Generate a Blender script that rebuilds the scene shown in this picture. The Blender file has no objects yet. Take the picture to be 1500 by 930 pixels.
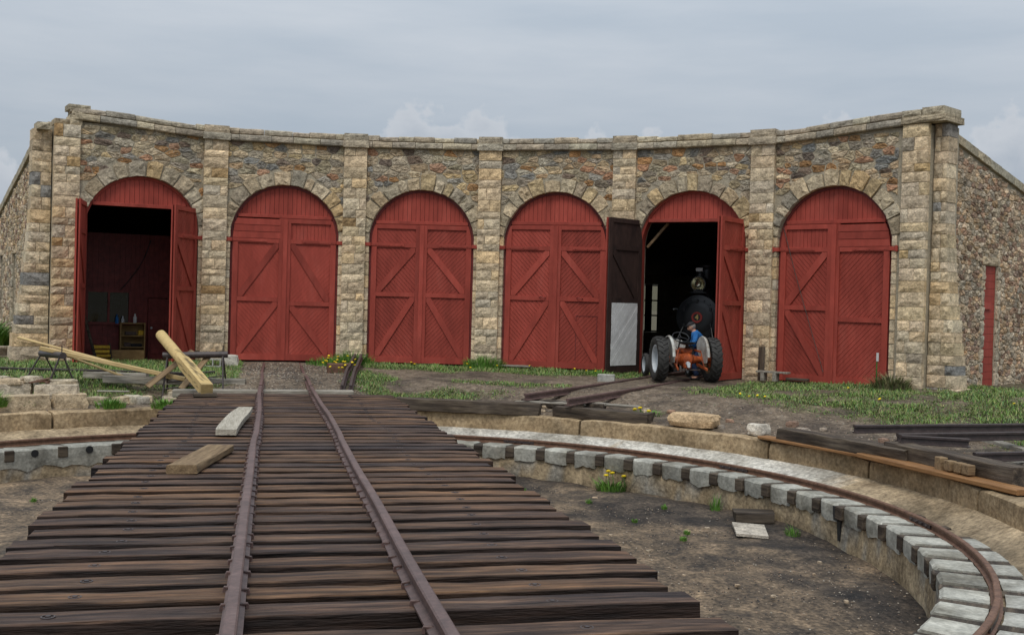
import bpy, bmesh, random
import numpy as np
from math import *
from itertools import product
from mathutils import Vector, Matrix, noise
random.seed(11)
sc = bpy.context.scene
COL = sc.collection
rnd = random.uniform

# ------------------------------------------------------------------ camera
EYE = 1.838                                   # eye height over the ground at the doors
cam_d = bpy.data.cameras.new('camera')
cam = bpy.data.objects.new('camera', cam_d)
COL.objects.link(cam)
yaw, pitch, roll = .2162, -.0103, .0271
F = Vector((sin(yaw)*cos(pitch), cos(yaw)*cos(pitch), sin(pitch)))
Rt = Vector((cos(yaw), -sin(yaw), 0)); Up = Rt.cross(F)
Rx = Rt*cos(roll) + Up*sin(roll); Ux = Up*cos(roll) - Rt*sin(roll)
cam.matrix_world = Matrix((( Rx.x, Ux.x, -F.x, 0), (Rx.y, Ux.y, -F.y, 0), (Rx.z, Ux.z, -F.z, EYE), (0, 0, 0, 1)))
cam_d.sensor_width = 36
cam_d.lens = 1610.1/1500*36
cam_d.shift_y = -6.7/1500
cam_d.clip_end = 6000
cam_d.clip_start = .05
sc.camera = cam

# ------------------------------------------------------------------ overcast sky, soft sun, exposure
SUN_EL, SUN_AZ = radians(56), radians(205)     # azimuth clockwise from +Y; behind the camera
world = bpy.data.worlds.new('World'); sc.world = world; world.use_nodes = True
wt = world.node_tree; wt.nodes.clear()
def wn(t, **k):
    n = wt.nodes.new(t)
    for a, b in k.items(): setattr(n, a, b)
    return n
def wl(a, b): wt.links.new(a, b)
def wmath(op, a, b=None, c=None, clamp=False):
    n = wn('ShaderNodeMath', operation=op, use_clamp=clamp)
    for i, v in enumerate((a, b, c)):
        if v is None: continue
        if isinstance(v, (int, float)): n.inputs[i].default_value = v
        else: wl(v, n.inputs[i])
    return n.outputs[0]
def wmix(f, a, b):
    n = wn('ShaderNodeMix', data_type='RGBA')
    for i, v in ((0, f), (6, a), (7, b)):
        if isinstance(v, (int, float)): n.inputs[i].default_value = v
        elif isinstance(v, tuple): n.inputs[i].default_value = (*v, 1)
        else: wl(v, n.inputs[i])
    return n.outputs[2]
def wnoise(vec, scale, detail, rough=.55, w=0):
    n = wn('ShaderNodeTexNoise'); n.inputs['Scale'].default_value = scale
    n.inputs['Detail'].default_value = detail; n.inputs['Roughness'].default_value = rough
    wl(vec, n.inputs['Vector']); return n.outputs['Fac']
def wmap(vec, sc_, loc=(0, 0, 0)):
    n = wn('ShaderNodeMapping'); n.inputs['Scale'].default_value = sc_; n.inputs['Location'].default_value = loc
    wl(vec, n.inputs['Vector']); return n.outputs[0]
tc = wn('ShaderNodeTexCoord').outputs['Generated']
sky = wn('ShaderNodeTexSky', sky_type='NISHITA', sun_disc=False)
sky.sun_elevation = SUN_EL; sky.sun_rotation = SUN_AZ; sky.altitude = 2900; sky.dust_density = 2
sep = wn('ShaderNodeSeparateXYZ'); wl(tc, sep.inputs[0])
el = wmath('MAXIMUM', sep.outputs[2], 0)
cie = wmath('MULTIPLY_ADD', el, 2.6, 1.0)                     # overcast sky: the zenith is about three times the horizon
strat = wnoise(wmap(tc, (1.5, 1.5, 9)), 2.6, 6, .55)         # soft grey stratus sheets
st = wn('ShaderNodeValToRGB'); wl(strat, st.inputs[0])
e = st.color_ramp.elements
e[0].position = .3; e[0].color = (3.1, 3.5, 3.92, 1)
e[1].position = .7; e[1].color = (3.85, 4.12, 4.42, 1)
grey = wn('ShaderNodeVectorMath', operation='SCALE'); wl(st.outputs[0], grey.inputs[0]); wl(cie, grey.inputs['Scale'])
base = wmix(.88, sky.outputs[0], grey.outputs[0])
# low cumulus heads round the horizon
az = wmath('ARCTAN2', sep.outputs[0], sep.outputs[1])
big = wmath('MULTIPLY_ADD', wnoise(wmap(tc, (1, 1, 0)), 5, 1, .4), .10, .065)
for a0, w0, h0 in ((6.9, 2.4, .062), (10.9, 2.3, .060), (16.4, 1.3, .056), (19.4, 1.0, .046), (28.8, 1.5, .062), (36.5, 3.0, .055), (-40, 5, .07), (70, 6, .08), (120, 5, .07), (-95, 6, .08), (170, 6, .07)):
    t_ = wmath('MULTIPLY', wmath('SUBTRACT', az, radians(a0)), 1/radians(w0))
    big = wmath('ADD', big, wmath('MULTIPLY', wmath('EXPONENT', wmath('MULTIPLY', wmath('MULTIPLY', t_, t_), -1)), h0))
puff = wnoise(wmap(tc, (1, 1, 1.15)), 46, 8, .55)
hgt = wmath('ADD', big, wmath('MULTIPLY_ADD', puff, .085, -.0425))
cu = wmath('MULTIPLY', wmath('SUBTRACT', hgt, el), 105, clamp=True)
shade = wmath('MULTIPLY_ADD', wmath('SUBTRACT', hgt, el), -14, 1.0, clamp=True)
cucol = wmix(shade, (3.9, 4.4, 5.1), (5.9, 6.2, 6.65))
cloud = wmix(wmath('MULTIPLY', cu, .78), base, cucol)
bg = wn('ShaderNodeBackground'); wl(cloud, bg.inputs[0]); bg.inputs[1].default_value = .1
wl(bg.outputs[0], wn('ShaderNodeOutputWorld').inputs[0])

sun_d = bpy.data.lights.new('sun', 'SUN'); sun_d.energy = 1.5; sun_d.angle = radians(20); sun_d.color = (1, .94, .84)
sun = bpy.data.objects.new('sun', sun_d); COL.objects.link(sun)
sdir = Vector((sin(SUN_AZ)*cos(SUN_EL), cos(SUN_AZ)*cos(SUN_EL), sin(SUN_EL)))
sun.rotation_euler = sdir.to_track_quat('Z', 'Y').to_euler(); sun.location = sdir*80
sc.view_settings.view_transform = 'Standard'; sc.view_settings.look = 'None'
sc.view_settings.gamma = 1; sc.view_settings.use_curve_mapping = False
sc.view_settings.exposure = 0.0

# ------------------------------------------------------------------ layout of the place (metres)
XR = .3412                       # track centre line of the table
PC = Vector((XR, 14.16, 0))      # pit centre
YC, R, D = 14.5566, 16.6657, .2273
PITZ, LEDGE, WALLTOP = -1.52, -.93, -.48
R_CURB, R_RING, R_WALL = 7.65, 8.17, 9.03
def railz(y): return .43 - .0165*y
def smooth(a, b, x):
    t = min(1, max(0, (x-a)/(b-a))); return t*t*(3-2*t)
def bayM(k, rad=R):
    th = k*D
    return Matrix(((cos(th), sin(th), 0, XR+rad*sin(th)), (-sin(th), cos(th), 0, YC+rad*cos(th)), (0, 0, 1, 0), (0, 0, 0, 1)))
def T(x, y, z): return Matrix.Translation((x, y, z))
def RZ(a): return Matrix.Rotation(a, 4, 'Z')
def RX(a): return Matrix.Rotation(a, 4, 'X')
def RY(a): return Matrix.Rotation(a, 4, 'Y')
def fbm(x, y, s=1.0, z=0.0): return noise.fractal(Vector((x*s, y*s, z)), 1, 2, 4)
def ground(x, y):
    r = hypot(x-PC.x, y-PC.y)
    kr = smooth(radians(48), radians(70), atan2(x-PC.x, y-PC.y))
    z = WALLTOP + .02 + .38*smooth(9.3+1.2*kr, 12.6+3.6*kr, r) + .06*smooth(12.6, 16, r)
    z += .25*smooth(2.6, 1.1, abs(x-XR))*smooth(9.2, 9.5, r)*smooth(13.5, 10.5, r)*(1 if y > 14 else 0)   # approach to the middle track
    th = atan2(x-XR, y-YC)
    z += .1*smooth(.85, 1.05, th)*smooth(14, 17, r)*smooth(2.2, 1.6, th)
    z += .035*fbm(x, y, .7)*smooth(9.4, 10.2, r)
    return z

# ------------------------------------------------------------------ mesh helpers
WM = {}
def link(o, parent=None, M=None):
    M = M or Matrix()
    COL.objects.link(o); WM[o] = M
    if parent: o.parent = parent; o.matrix_basis = WM[parent].inverted() @ M
    else: o.matrix_basis = M
    return o
def tag(o, label=None, cat=None, group=None, kind=None):
    for a, b in (('label', label), ('category', cat), ('group', group), ('kind', kind)):
        if b: o[a] = b
    return o
def thing(name, label, cat, M=None, group=None):
    return tag(link(bpy.data.objects.new(name, None), None, M), label, cat, group)
def copy(o, M, parent=None):
    return link(o.copy(), parent, M)
CB = None
def cbox_data():
    idx = {}; n = 0; f = []
    for s in product((-1, 1), repeat=3):
        for a in range(3): idx[s, a] = n; n += 1
    for a in range(3):
        b, c = [i for i in range(3) if i != a]
        for sa in (-1, 1):
            q = []
            for sb, sc_ in ((-1, -1), (1, -1), (1, 1), (-1, 1)):
                s = [0]*3; s[a] = sa; s[b] = sb; s[c] = sc_; q.append(idx[tuple(s), a])
            f.append(q)
        for sb, sc_ in product((-1, 1), repeat=2):
            q = []
            for sa, ax in ((-1, b), (1, b), (1, c), (-1, c)):
                s = [0]*3; s[a] = sa; s[b] = sb; s[c] = sc_; q.append(idx[tuple(s), ax])
            f.append(q)
    for s in product((-1, 1), repeat=3): f.append([idx[s, 0], idx[s, 1], idx[s, 2]])
    return idx, f
CIDX, CF = cbox_data()
class MB:
    def __init__(s): s.v = []; s.f = []; s.c = []
    def add(s, vs, fs, col=(1, 1, 1), M=None):
        n = len(s.v)
        for p in vs:
            p = Vector(p); s.v.append(M @ p if M else p); s.c.append(col)
        s.f += [[i+n for i in f] for f in fs]; return s
    def box(s, c, size, M=None, b=0, col=(1, 1, 1)):
        h = [x/2 for x in size]; c = Vector(c); vs = []
        if not b:
            vs = [c+Vector((a*h[0], d*h[1], e*h[2])) for a, d, e in product((-1, 1), repeat=3)]
            return s.add(vs, [[0, 1, 3, 2], [4, 6, 7, 5], [0, 4, 5, 1], [2, 3, 7, 6], [0, 2, 6, 4], [1, 5, 7, 3]], col, M)
        for sg in product((-1, 1), repeat=3):
            for a in range(3): vs.append(c+Vector([sg[i]*(h[i]-(0 if i == a else b)) for i in range(3)]))
        return s.add(vs, CF, col, M)
    def bar(s, p0, p1, w, t, b=0, col=(1, 1, 1), up=(0, 0, 1)):      # beam from p0 to p1: w across, t along up
        p0 = Vector(p0); p1 = Vector(p1); x = (p1-p0); L = x.length; x.normalize()
        y = Vector(up).cross(x).normalized(); z = x.cross(y)
        M = Matrix(((x.x, y.x, z.x, 0), (x.y, y.y, z.y, 0), (x.z, y.z, z.z, 0), (0, 0, 0, 1)))
        M.translation = (p0+p1)/2
        return s.box((0, 0, 0), (L, w, t), M, b, col)
    def prism(s, poly, y0, y1, M=None, col=(1, 1, 1)):                # polygon in x,z pushed along y
        n = len(poly)
        vs = [(x, y0, z) for x, z in poly]+[(x, y1, z) for x, z in poly]
        fs = [list(range(n)), list(range(2*n-1, n-1, -1))]+[[i, (i+1) % n, n+(i+1) % n, n+i] for i in range(n)]
        return s.add(vs, fs, col, M)
    def lathe(s, prof, n=24, M=None, col=(1, 1, 1), a0=0, a1=2*pi):   # profile (radius, x) about the x axis
        full = abs(a1-a0-2*pi) < 1e-6; m = n if full else n+1
        vs = []; fs = []
        for i in range(m):
            a = a0+(a1-a0)*i/n
            for r, x in prof: vs.append((x, r*cos(a), r*sin(a)))
        k = len(prof)
        for i in range(n):
            j = (i+1) % m
            for q in range(k-1): fs.append([i*k+q, i*k+q+1, j*k+q+1, j*k+q])
        return s.add(vs, fs, col, M)
    def tube(s, pts, rad, n=10, col=(1, 1, 1), cap=True):
        pts = [Vector(p) for p in pts]; rr = rad if isinstance(rad, (list, tuple)) else [rad]*len(pts)
        vs = []; fs = []; up = None
        for i, p in enumerate(pts):
            t = (pts[min(i+1, len(pts)-1)]-pts[max(i-1, 0)]).normalized()
            if up is None: up = t.orthogonal().normalized()
            up = (up-t*up.dot(t)).normalized(); q = t.cross(up)
            for j in range(n):
                a = 2*pi*j/n; vs.append(p+(up*cos(a)+q*sin(a))*rr[i])
        for i in range(len(pts)-1):
            for j in range(n): fs.append([i*n+j, i*n+(j+1) % n, (i+1)*n+(j+1) % n, (i+1)*n+j])
        if cap: fs += [list(range(n))[::-1], list(range((len(pts)-1)*n, len(pts)*n))]
        return s.add(vs, fs, col)
    def sweep(s, prof, pts, ups=None, col=(1, 1, 1)):                 # closed profile (across, up) along a path, up = z
        n = len(prof); vs = []; fs = []
        pts = [Vector(p) for p in pts]
        for i, p in enumerate(pts):
            t = (pts[min(i+1, len(pts)-1)]-pts[max(i-1, 0)]).normalized()
            a = t.cross(Vector((0, 0, 1))).normalized(); u = a.cross(t)
            for x, z in prof: vs.append(p+a*x+u*z)
        for i in range(len(pts)-1):
            for j in range(n): fs.append([i*n+j, i*n+(j+1) % n, (i+1)*n+(j+1) % n, (i+1)*n+j])
        fs += [list(range(n)), list(range(len(pts)*n-1, (len(pts)-1)*n-1, -1))]
        return s.add(vs, fs, col)
    def mesh(s, name, mat, smooth=False, fix=True):
        me = bpy.data.meshes.new(name); me.from_pydata([tuple(p) for p in s.v], [], s.f)
        if fix and len(s.f) < 60000:
            bm = bmesh.new(); bm.from_mesh(me); bmesh.ops.recalc_face_normals(bm, faces=bm.faces); bm.to_mesh(me); bm.free()
        at = me.attributes.new('Col', 'FLOAT_COLOR', 'POINT')
        c = np.ones((len(s.v), 4), 'f'); c[:, :3] = np.array(s.c, 'f').reshape(-1, 3); at.data.foreach_set('color', c.ravel())
        if smooth is True: me.polygons.foreach_set('use_smooth', [True]*len(me.polygons))
        elif smooth:
            me.polygons.foreach_set('use_smooth', [True]*len(me.polygons)); me.set_sharp_from_angle(angle=radians(smooth))
        me.materials.append(MAT[mat]); me.update(); return me
    def build(s, name, mat, parent=None, M=None, smooth=False, local=False):
        """vertices are world coordinates unless local: then M places them"""
        me = s.mesh(name, mat, smooth)
        if not local:                                               # put the origin inside the piece
            n = len(s.v); c = sum(s.v, Vector())/max(n, 1); me.transform(T(*-c)); M = (M or Matrix()) @ T(*c)
        return link(bpy.data.objects.new(name, me), parent, M)

# ------------------------------------------------------------------ materials
MAT = {}
def mat(name, ramp, scale=4, stretch=(1, 1, 1), rough=.85, bump=.3, bscale=None, attr=False, rv=0, spec=.3, metal=0, dist=.02, detail=8, second=None, rvc=None, fine=.3, fs=3.6):
    m = bpy.data.materials.new(name); m.use_nodes = True; t = m.node_tree; N = t.nodes; L = t.links.new
    p = N['Principled BSDF']; p.inputs['Roughness'].default_value = rough
    p.inputs['Specular IOR Level'].default_value = spec; p.inputs['Metallic'].default_value = metal
    tcn = N.new('ShaderNodeTexCoord'); oi = N.new('ShaderNodeObjectInfo')
    ad = N.new('ShaderNodeVectorMath'); ad.operation = 'MULTIPLY_ADD'                     # every object gets its own grain
    cmb = N.new('ShaderNodeCombineXYZ')
    for i in range(3): L(oi.outputs['Random'], cmb.inputs[i])
    L(cmb.outputs[0], ad.inputs[0]); ad.inputs[1].default_value = (37, 53, 71); L(tcn.outputs['Object'], ad.inputs[2])
    mp = N.new('ShaderNodeMapping'); mp.inputs['Scale'].default_value = stretch; L(ad.outputs[0], mp.inputs[0])
    def nz(s, d=detail, r=.6):
        n = N.new('ShaderNodeTexNoise'); n.inputs['Scale'].default_value = s; n.inputs['Detail'].default_value = d
        n.inputs['Roughness'].default_value = r; L(mp.outputs[0], n.inputs['Vector']); return n.outputs['Fac']
    def rp(fac, els):
        r = N.new('ShaderNodeValToRGB'); L(fac, r.inputs[0])
        while len(r.color_ramp.elements) < len(els): r.color_ramp.elements.new(.5)
        for q, (pos, c) in zip(r.color_ramp.elements, els): q.position = pos; q.color = (*c, 1)
        return r.outputs[0]
    def mx(a, b, f=1.0, mode='MULTIPLY'):
        n = N.new('ShaderNodeMix'); n.data_type = 'RGBA'; n.blend_type = mode
        if isinstance(f, float): n.inputs[0].default_value = f
        else: L(f, n.inputs[0])
        L(a, n.inputs[6]); L(b, n.inputs[7]); return n.outputs[2]
    c = rp(nz(scale), ramp)
    if second:                                                       # second = (scale, [(pos, multiplier colour)...])
        c = mx(c, rp(nz(second[0], 4), second[1]))
    if fine: c = mx(c, rp(nz(scale*fs, 5, .65), [(.3, (1-fine,)*3), (.7, (1+fine,)*3)]))
    if attr:
        a = N.new('ShaderNodeAttribute'); a.attribute_name = 'Col'; c = mx(c, a.outputs['Color'])
    if rvc: c = mx(c, rp(oi.outputs['Random'], rvc))
    if rv:
        h = N.new('ShaderNodeHueSaturation'); mr = N.new('ShaderNodeMapRange'); L(oi.outputs['Random'], mr.inputs[0])
        mr.inputs[3].default_value = 1-rv; mr.inputs[4].default_value = 1+rv; L(mr.outputs[0], h.inputs['Value']); L(c, h.inputs['Color']); c = h.outputs[0]
    L(c, p.inputs['Base Color'])
    if bump:
        b = N.new('ShaderNodeBump'); b.inputs['Strength'].default_value = bump; b.inputs['Distance'].default_value = dist
        L(nz(bscale or scale*2.2), b.inputs['Height']); L(b.outputs[0], p.inputs['Normal'])
    MAT[name] = m; return m
W1 = [(.3, (.78, .78, .78)), (.7, (1.18, 1.18, 1.18))]
mat('stone', [(.28, (.58, .54, .50)), (.5, (1.12, 1.08, 1.04)), (.72, (1.5, 1.43, 1.33))], 8, attr=True, bump=1, bscale=20, dist=.035, second=(1.6, [(.3, (.7, .7, .7)), (.7, (1.25, 1.25, 1.25))]), fine=.32)
mat('mortar', [(.3, (.29, .25, .185)), (.7, (.44, .385, .29))], 9, bump=.6, bscale=40)
mat('red_paint', [(.25, (.26, .043, .029)), (.55, (.325, .056, .039)), (.85, (.38, .085, .062))], 2.6, (1, 1, .3), rough=.62, bump=.18, bscale=60, spec=.25, rv=.12, second=(1.6, [(.3, (.76, .74, .74)), (.5, (1, 1, 1)), (.72, (1.12, 1.14, 1.16))]), fine=.12)
mat('dark_red', [(.3, (.14, .026, .024)), (.7, (.19, .038, .034))], 2, rough=.5, bump=.1, bscale=30)
mat('brown_door', [(.3, (.022, .012, .010)), (.7, (.045, .024, .019))], 3, (1, 1, .3), rough=.7, bump=.2, bscale=40, rv=.15)
mat('white_paint', [(.3, (.50, .50, .49)), (.7, (.62, .62, .61))], 2, bump=.2, bscale=30, rough=.6, fine=.06)
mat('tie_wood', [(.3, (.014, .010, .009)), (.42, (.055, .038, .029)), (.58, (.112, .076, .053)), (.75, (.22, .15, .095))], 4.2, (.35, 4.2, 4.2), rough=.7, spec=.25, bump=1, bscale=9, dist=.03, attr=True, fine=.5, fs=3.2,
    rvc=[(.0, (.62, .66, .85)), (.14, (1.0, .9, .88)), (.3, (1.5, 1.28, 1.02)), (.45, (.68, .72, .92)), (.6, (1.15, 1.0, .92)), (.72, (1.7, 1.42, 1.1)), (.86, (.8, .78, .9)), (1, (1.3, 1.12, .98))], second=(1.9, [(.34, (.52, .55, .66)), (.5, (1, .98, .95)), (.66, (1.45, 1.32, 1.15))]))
mat('old_timber', [(.25, (.012, .009, .007)), (.48, (.055, .041, .030)), (.8, (.16, .125, .088))], 4, (.3, 3, 3), rough=.75, bump=.9, bscale=8, rv=.2)
mat('grey_wood', [(.25, (.13, .115, .095)), (.55, (.27, .245, .205)), (.8, (.38, .35, .30))], 5, (.3, 3.5, 3.5), bump=.8, bscale=9, rv=.12)
mat('tan_wood', [(.25, (.10, .062, .035)), (.5, (.23, .155, .085)), (.8, (.32, .23, .13))], 5, (.3, 3.5, 3.5), bump=.7, bscale=9, rv=.12)
mat('new_wood', [(.25, (.42, .29, .12)), (.6, (.56, .41, .20)), (.85, (.62, .48, .27))], 3, (.25, 4, 4), rough=.7, bump=.25, rv=.08)
mat('log_wood', [(.26, (.24, .15, .06)), (.36, (.50, .37, .17)), (.75, (.60, .47, .24))], 3, (.5, 3, 3), rough=.7, bump=.3, attr=True)
mat('bone_wood', [(.25, (.24, .21, .16)), (.5, (.38, .345, .28)), (.8, (.48, .445, .37))], 5, (3.5, .3, 3.5), bump=.8, bscale=9)
mat('orange_wood', [(.25, (.16, .075, .028)), (.7, (.32, .165, .065))], 4, (.3, 3, 3), rough=.7, bump=.3)
mat('rail_steel', [(.25, (.062, .038, .034)), (.55, (.115, .070, .062)), (.8, (.15, .10, .09))], 9, rough=.5, spec=.5, bump=.3, bscale=50, dist=.004, second=(1.1, W1))
mat('rusty_rail', [(.25, (.08, .04, .025)), (.55, (.15, .078, .048)), (.8, (.21, .125, .08))], 10, rough=.6, spec=.4, bump=.3, bscale=50, dist=.004)
mat('dark_steel', [(.3, (.03, .022, .022)), (.7, (.062, .045, .042))], 8, rough=.5, spec=.5, bump=.2)
mat('concrete', [(.25, (.25, .25, .23)), (.55, (.38, .375, .34)), (.8, (.48, .47, .43))], 5, bump=.6, bscale=22, attr=True, second=(1.6, [(.3, (.5, .47, .42)), (.55, (1.08, 1.08, 1.07))]))
mat('tan_concrete', [(.25, (.23, .165, .10)), (.5, (.35, .265, .165)), (.8, (.43, .345, .235))], 4, bump=.5, bscale=22, second=(1.1, [(.3, (.5, .47, .43)), (.6, (1.15, 1.12, 1.08))]), attr=True, fine=.38, fs=4)
mat('ledge_mix', [(.3, (.66, .64, .62)), (.5, (1, 1, 1)), (.72, (1.25, 1.24, 1.22))], 4, bump=.7, bscale=22, attr=True, second=(1.4, [(.32, (.6, .57, .53)), (.6, (1.12, 1.1, 1.08))]), fine=.4, fs=4)
mat('ground', [(.25, (.062, .048, .034)), (.5, (.135, .105, .077)), (.75, (.23, .19, .145))], 5, bump=.9, bscale=30, attr=True, second=(15, [(.32, (.55, .55, .56)), (.68, (1.5, 1.45, 1.38))]), fine=.4, fs=7)
mat('pit_floor', [(.32, (.030, .028, .027)), (.5, (.088, .073, .057)), (.72, (.21, .17, .125))], 1.6, bump=.9, bscale=30, attr=True, second=(15, [(.32, (.45, .45, .48)), (.68, (1.6, 1.52, 1.42))]), detail=10, fine=.5, fs=14)
mat('grass', [(.3, (.8, .8, .8)), (.7, (1.2, 1.2, 1.2))], 2, attr=True, bump=0, rough=.7)
mat('pebble', [(.3, (.7, .7, .7)), (.7, (1.2, 1.2, 1.2))], 20, attr=True, bump=.3)
mat('roof_shingle', [(.3, (.10, .085, .062)), (.7, (.21, .18, .13))], 8, bump=.5)
mat('black_paint', [(.3, (.012, .013, .015)), (.7, (.024, .026, .029))], 4, rough=.4, spec=.5, bump=.08, fine=0)
mat('rubber', [(.3, (.024, .023, .022)), (.7, (.05, .048, .045))], 8, rough=.75, bump=.2)
mat('tractor_orange', [(.3, (.30, .062, .02)), (.7, (.46, .105, .03))], 6, rough=.5, bump=.1, second=(3, [(.35, (.35, .3, .28)), (.6, (1.05, 1.05, 1.05))]))
mat('tractor_grey', [(.3, (.36, .36, .34)), (.7, (.48, .48, .45))], 5, rough=.45, bump=.08, second=(3, [(.3, (.6, .52, .45)), (.55, (1.05, 1.05, 1.05))]))
mat('silver', [(.3, (.40, .43, .46)), (.7, (.55, .58, .6))], 5, rough=.4, bump=.05, fine=0)
mat('cast_iron', [(.3, (.05, .038, .032)), (.7, (.11, .08, .07))], 8, rough=.6)
mat('signal_red', [(.3, (.36, .05, .04)), (.7, (.45, .07, .055))], 5, rough=.5, bump=.05)
mat('gold', [(.3, (.55, .40, .12)), (.7, (.65, .5, .18))], 5, rough=.4, bump=0, fine=0)
mat('lamp_reflector', [(.3, (.62, .58, .42)), (.7, (.78, .74, .58))], 3, rough=.18, metal=.9, bump=0, fine=0)
mat('skin', [(.3, (.42, .22, .15)), (.7, (.52, .29, .2))], 8, bump=.05, rough=.55)
mat('blue_shirt', [(.3, (.018, .11, .32)), (.7, (.035, .18, .46))], 6, bump=.5, bscale=9, dist=.03)
mat('jeans', [(.3, (.012, .025, .07)), (.7, (.025, .045, .11))], 8, bump=.3)
mat('dark_cloth', [(.3, (.012, .012, .014)), (.7, (.03, .03, .034))], 8, bump=.2)
mat('hair', [(.3, (.16, .15, .14)), (.7, (.3, .29, .27))], 30, bump=.3)
mat('yellow', [(.3, (.48, .30, .02)), (.7, (.62, .42, .04))], 5, rough=.5, bump=.05, rv=.1)
mat('shelf_wood', [(.3, (.24, .15, .06)), (.7, (.34, .23, .10))], 4, (.4, 2, 2), bump=.2)
mat('petal', [(.3, (.72, .50, .01)), (.7, (.80, .60, .02))], 5, bump=0, rough=.6, fine=0)
mat('leaf', [(.3, (.035, .085, .015)), (.7, (.075, .15, .03))], 5, bump=0, rough=.6, attr=True)
mat('glass_white', [(.3, (.6, .62, .62)), (.7, (.7, .72, .72))], 5, bump=0, rough=.3, fine=0)
g = mat('window_glass', [(.3, (.010, .012, .014)), (.7, (.018, .02, .022))], 2, rough=.06, spec=.6, bump=0, fine=0)
g = bpy.data.materials.new('clear_glass'); g.use_nodes = True; MAT['clear_glass'] = g
p = g.node_tree.nodes['Principled BSDF']; p.inputs['Roughness'].default_value = .03; p.inputs['Transmission Weight'].default_value = 1; p.inputs['IOR'].default_value = 1.02

# ------------------------------------------------------------------ ground, pit
def ell(x, y, cx, cy, rx, ry, rot=0):
    dx, dy = x-cx, y-cy; c, s = cos(rot), sin(rot)
    return 1-hypot((dx*c+dy*s)/rx, (-dx*s+dy*c)/ry)
def gmask(x, y):
    """how grassy a spot is, 0..1"""
    rb = hypot(x-XR, y-YC); th = atan2(x-XR, y-YC)/D; rp = hypot(x-PC.x, y-PC.y)
    if rp < 9.55: return 0
    m = -1.0
    if rb < R+.1:
        if .62 < th < 2.75: m = max(m, smooth(R-3.3, R-1.2, rb)*1.25-.15)
        if 3.42 < th < 7: m = max(m, smooth(10.8, 13.0, rb)*.92*smooth(3.35, 3.65, th)-.12)
        if th < -.24: m = max(m, smooth(9.6, 10.4, rp)*.95*smooth(-.2, -.33, th))
        m = max(m, ell(x, y, 3.9, 24.2, 1.9, .9)*1.4, ell(x, y, 2.3, 26.2, .8, 3.6)*1.6, ell(x, y, 5.6, 25.2, 2.2, .7, -.4)*1.0, ell(x, y, 2.35, 24.1, .9, .7)*1.5)
        m = max(m, ell(x, y, 8.9, 24.2, 1.6, .7, -.6)*.6)
    elif th > 4.5 or th < -1.5: m = .7
    m -= .7*max(0, fbm(x, y, .6, 3)+.1)+.5*fbm(x, y, 1.7, 9)+.2
    if abs(x-XR) < 1.15 and y > 14: m -= .8*smooth(1.15, .9, abs(x-XR))
    L3 = bayM(3).inverted() @ Vector((x, y, 0))
    if abs(L3.x) < 1.1 and L3.y > -9: m -= .9*smooth(1.1, .7, abs(L3.x))
    return max(0, min(1, m*1.6))

mb = MB(); na = 300
rs = [9.12, 9.36]+[9.45+.26*i for i in range(46)]+[22, 24, 27, 31, 36, 42, 50, 60, 80, 120, 200, 400, 900, 2200]
for r in rs:
    for a in range(na):
        x = PC.x+r*sin(2*pi*a/na); y = PC.y+r*cos(2*pi*a/na)
        inside = hypot(x-XR, y-YC) > R+.2 and -1.5 < atan2(x-XR, y-YC)/D < 4.6 and hypot(x-XR, y-YC) < 40
        z = -.17 if inside else (-.62 if r < 9.2 else -.505 if r < 9.4 else ground(x, y))
        g_ = gmask(x, y) if r < 60 else .7
        d_ = Vector((1, 1, 1)).lerp(Vector((.50, .62, .32)), g_*.85)
        if not inside and r < 20:
            n_ = fbm(x, y, .5, 5); d_ *= 1+.35*n_
            d_ = d_.lerp(d_*Vector((.55, .55, .58)), smooth(.1, .5, fbm(x, y, .9, 21)))
        mb.v.append(Vector((x, y, z))); mb.c.append(tuple(d_))
for i in range(len(rs)-1):
    for a in range(na):
        b_ = (a+1) % na; mb.f.append([i*na+a, i*na+b_, (i+1)*na+b_, (i+1)*na+a])
tag(mb.build('ground', 'ground', smooth=True), kind='structure')

mb = MB(); nr = 42; na = 150
for i in range(nr+1):
    r = 7.72*i/nr
    for a in range(na):
        x = PC.x+r*sin(2*pi*a/na); y = PC.y+r*cos(2*pi*a/na)
        z = PITZ-.05+.07*fbm(x, y, .8)+.05*smooth(5, 7.7, r)-.14*smooth(14.5, 10.5, y)*smooth(5.5, 7.6, r)
        # black cinder drifts beside the curb, paler gravel towards the middle
        dk = smooth(-.1, .3, fbm(x, y, .5, 40)+.5*smooth(5.8, 7.5, r)*smooth(-1, 4, x)-.2)
        c = Vector((1.3, 1.2, 1.08)).lerp(Vector((.44, .44, .48)), dk*.9)*(1.25 if x < -1 else 1)
        mb.v.append(Vector((x, y, z))); mb.c.append(tuple(c))
for i in range(nr):
    for a in range(na):
        b_ = (a+1) % na; mb.f.append([i*na+a, i*na+b_, (i+1)*na+b_, (i+1)*na+a])
tag(mb.build('pit_floor', 'pit_floor', smooth=True), kind='structure')

q = MB(); nh = 180
for j, (rr, zz) in enumerate(((350, -1), (500, 6), (700, 17), (900, 20), (1200, -5))):
    for i in range(nh):
        a = 2*pi*i/nh; h_ = .75+.5*fbm(a*5, j, 1, 77); q.v.append(Vector((rr*sin(a), rr*cos(a), zz*(h_ if zz > 0 else 1)))); q.c.append((.55, .62, .38))
for j in range(4):
    for i in range(nh): q.f.append([j*nh+i, j*nh+(i+1) % nh, (j+1)*nh+(i+1) % nh, (j+1)*nh+i])
tag(q.build('hills', 'ground', smooth=True), kind='structure')
def ringpt(r, a, z): return Vector((PC.x+r*sin(a), PC.y+r*cos(a), z))
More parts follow.
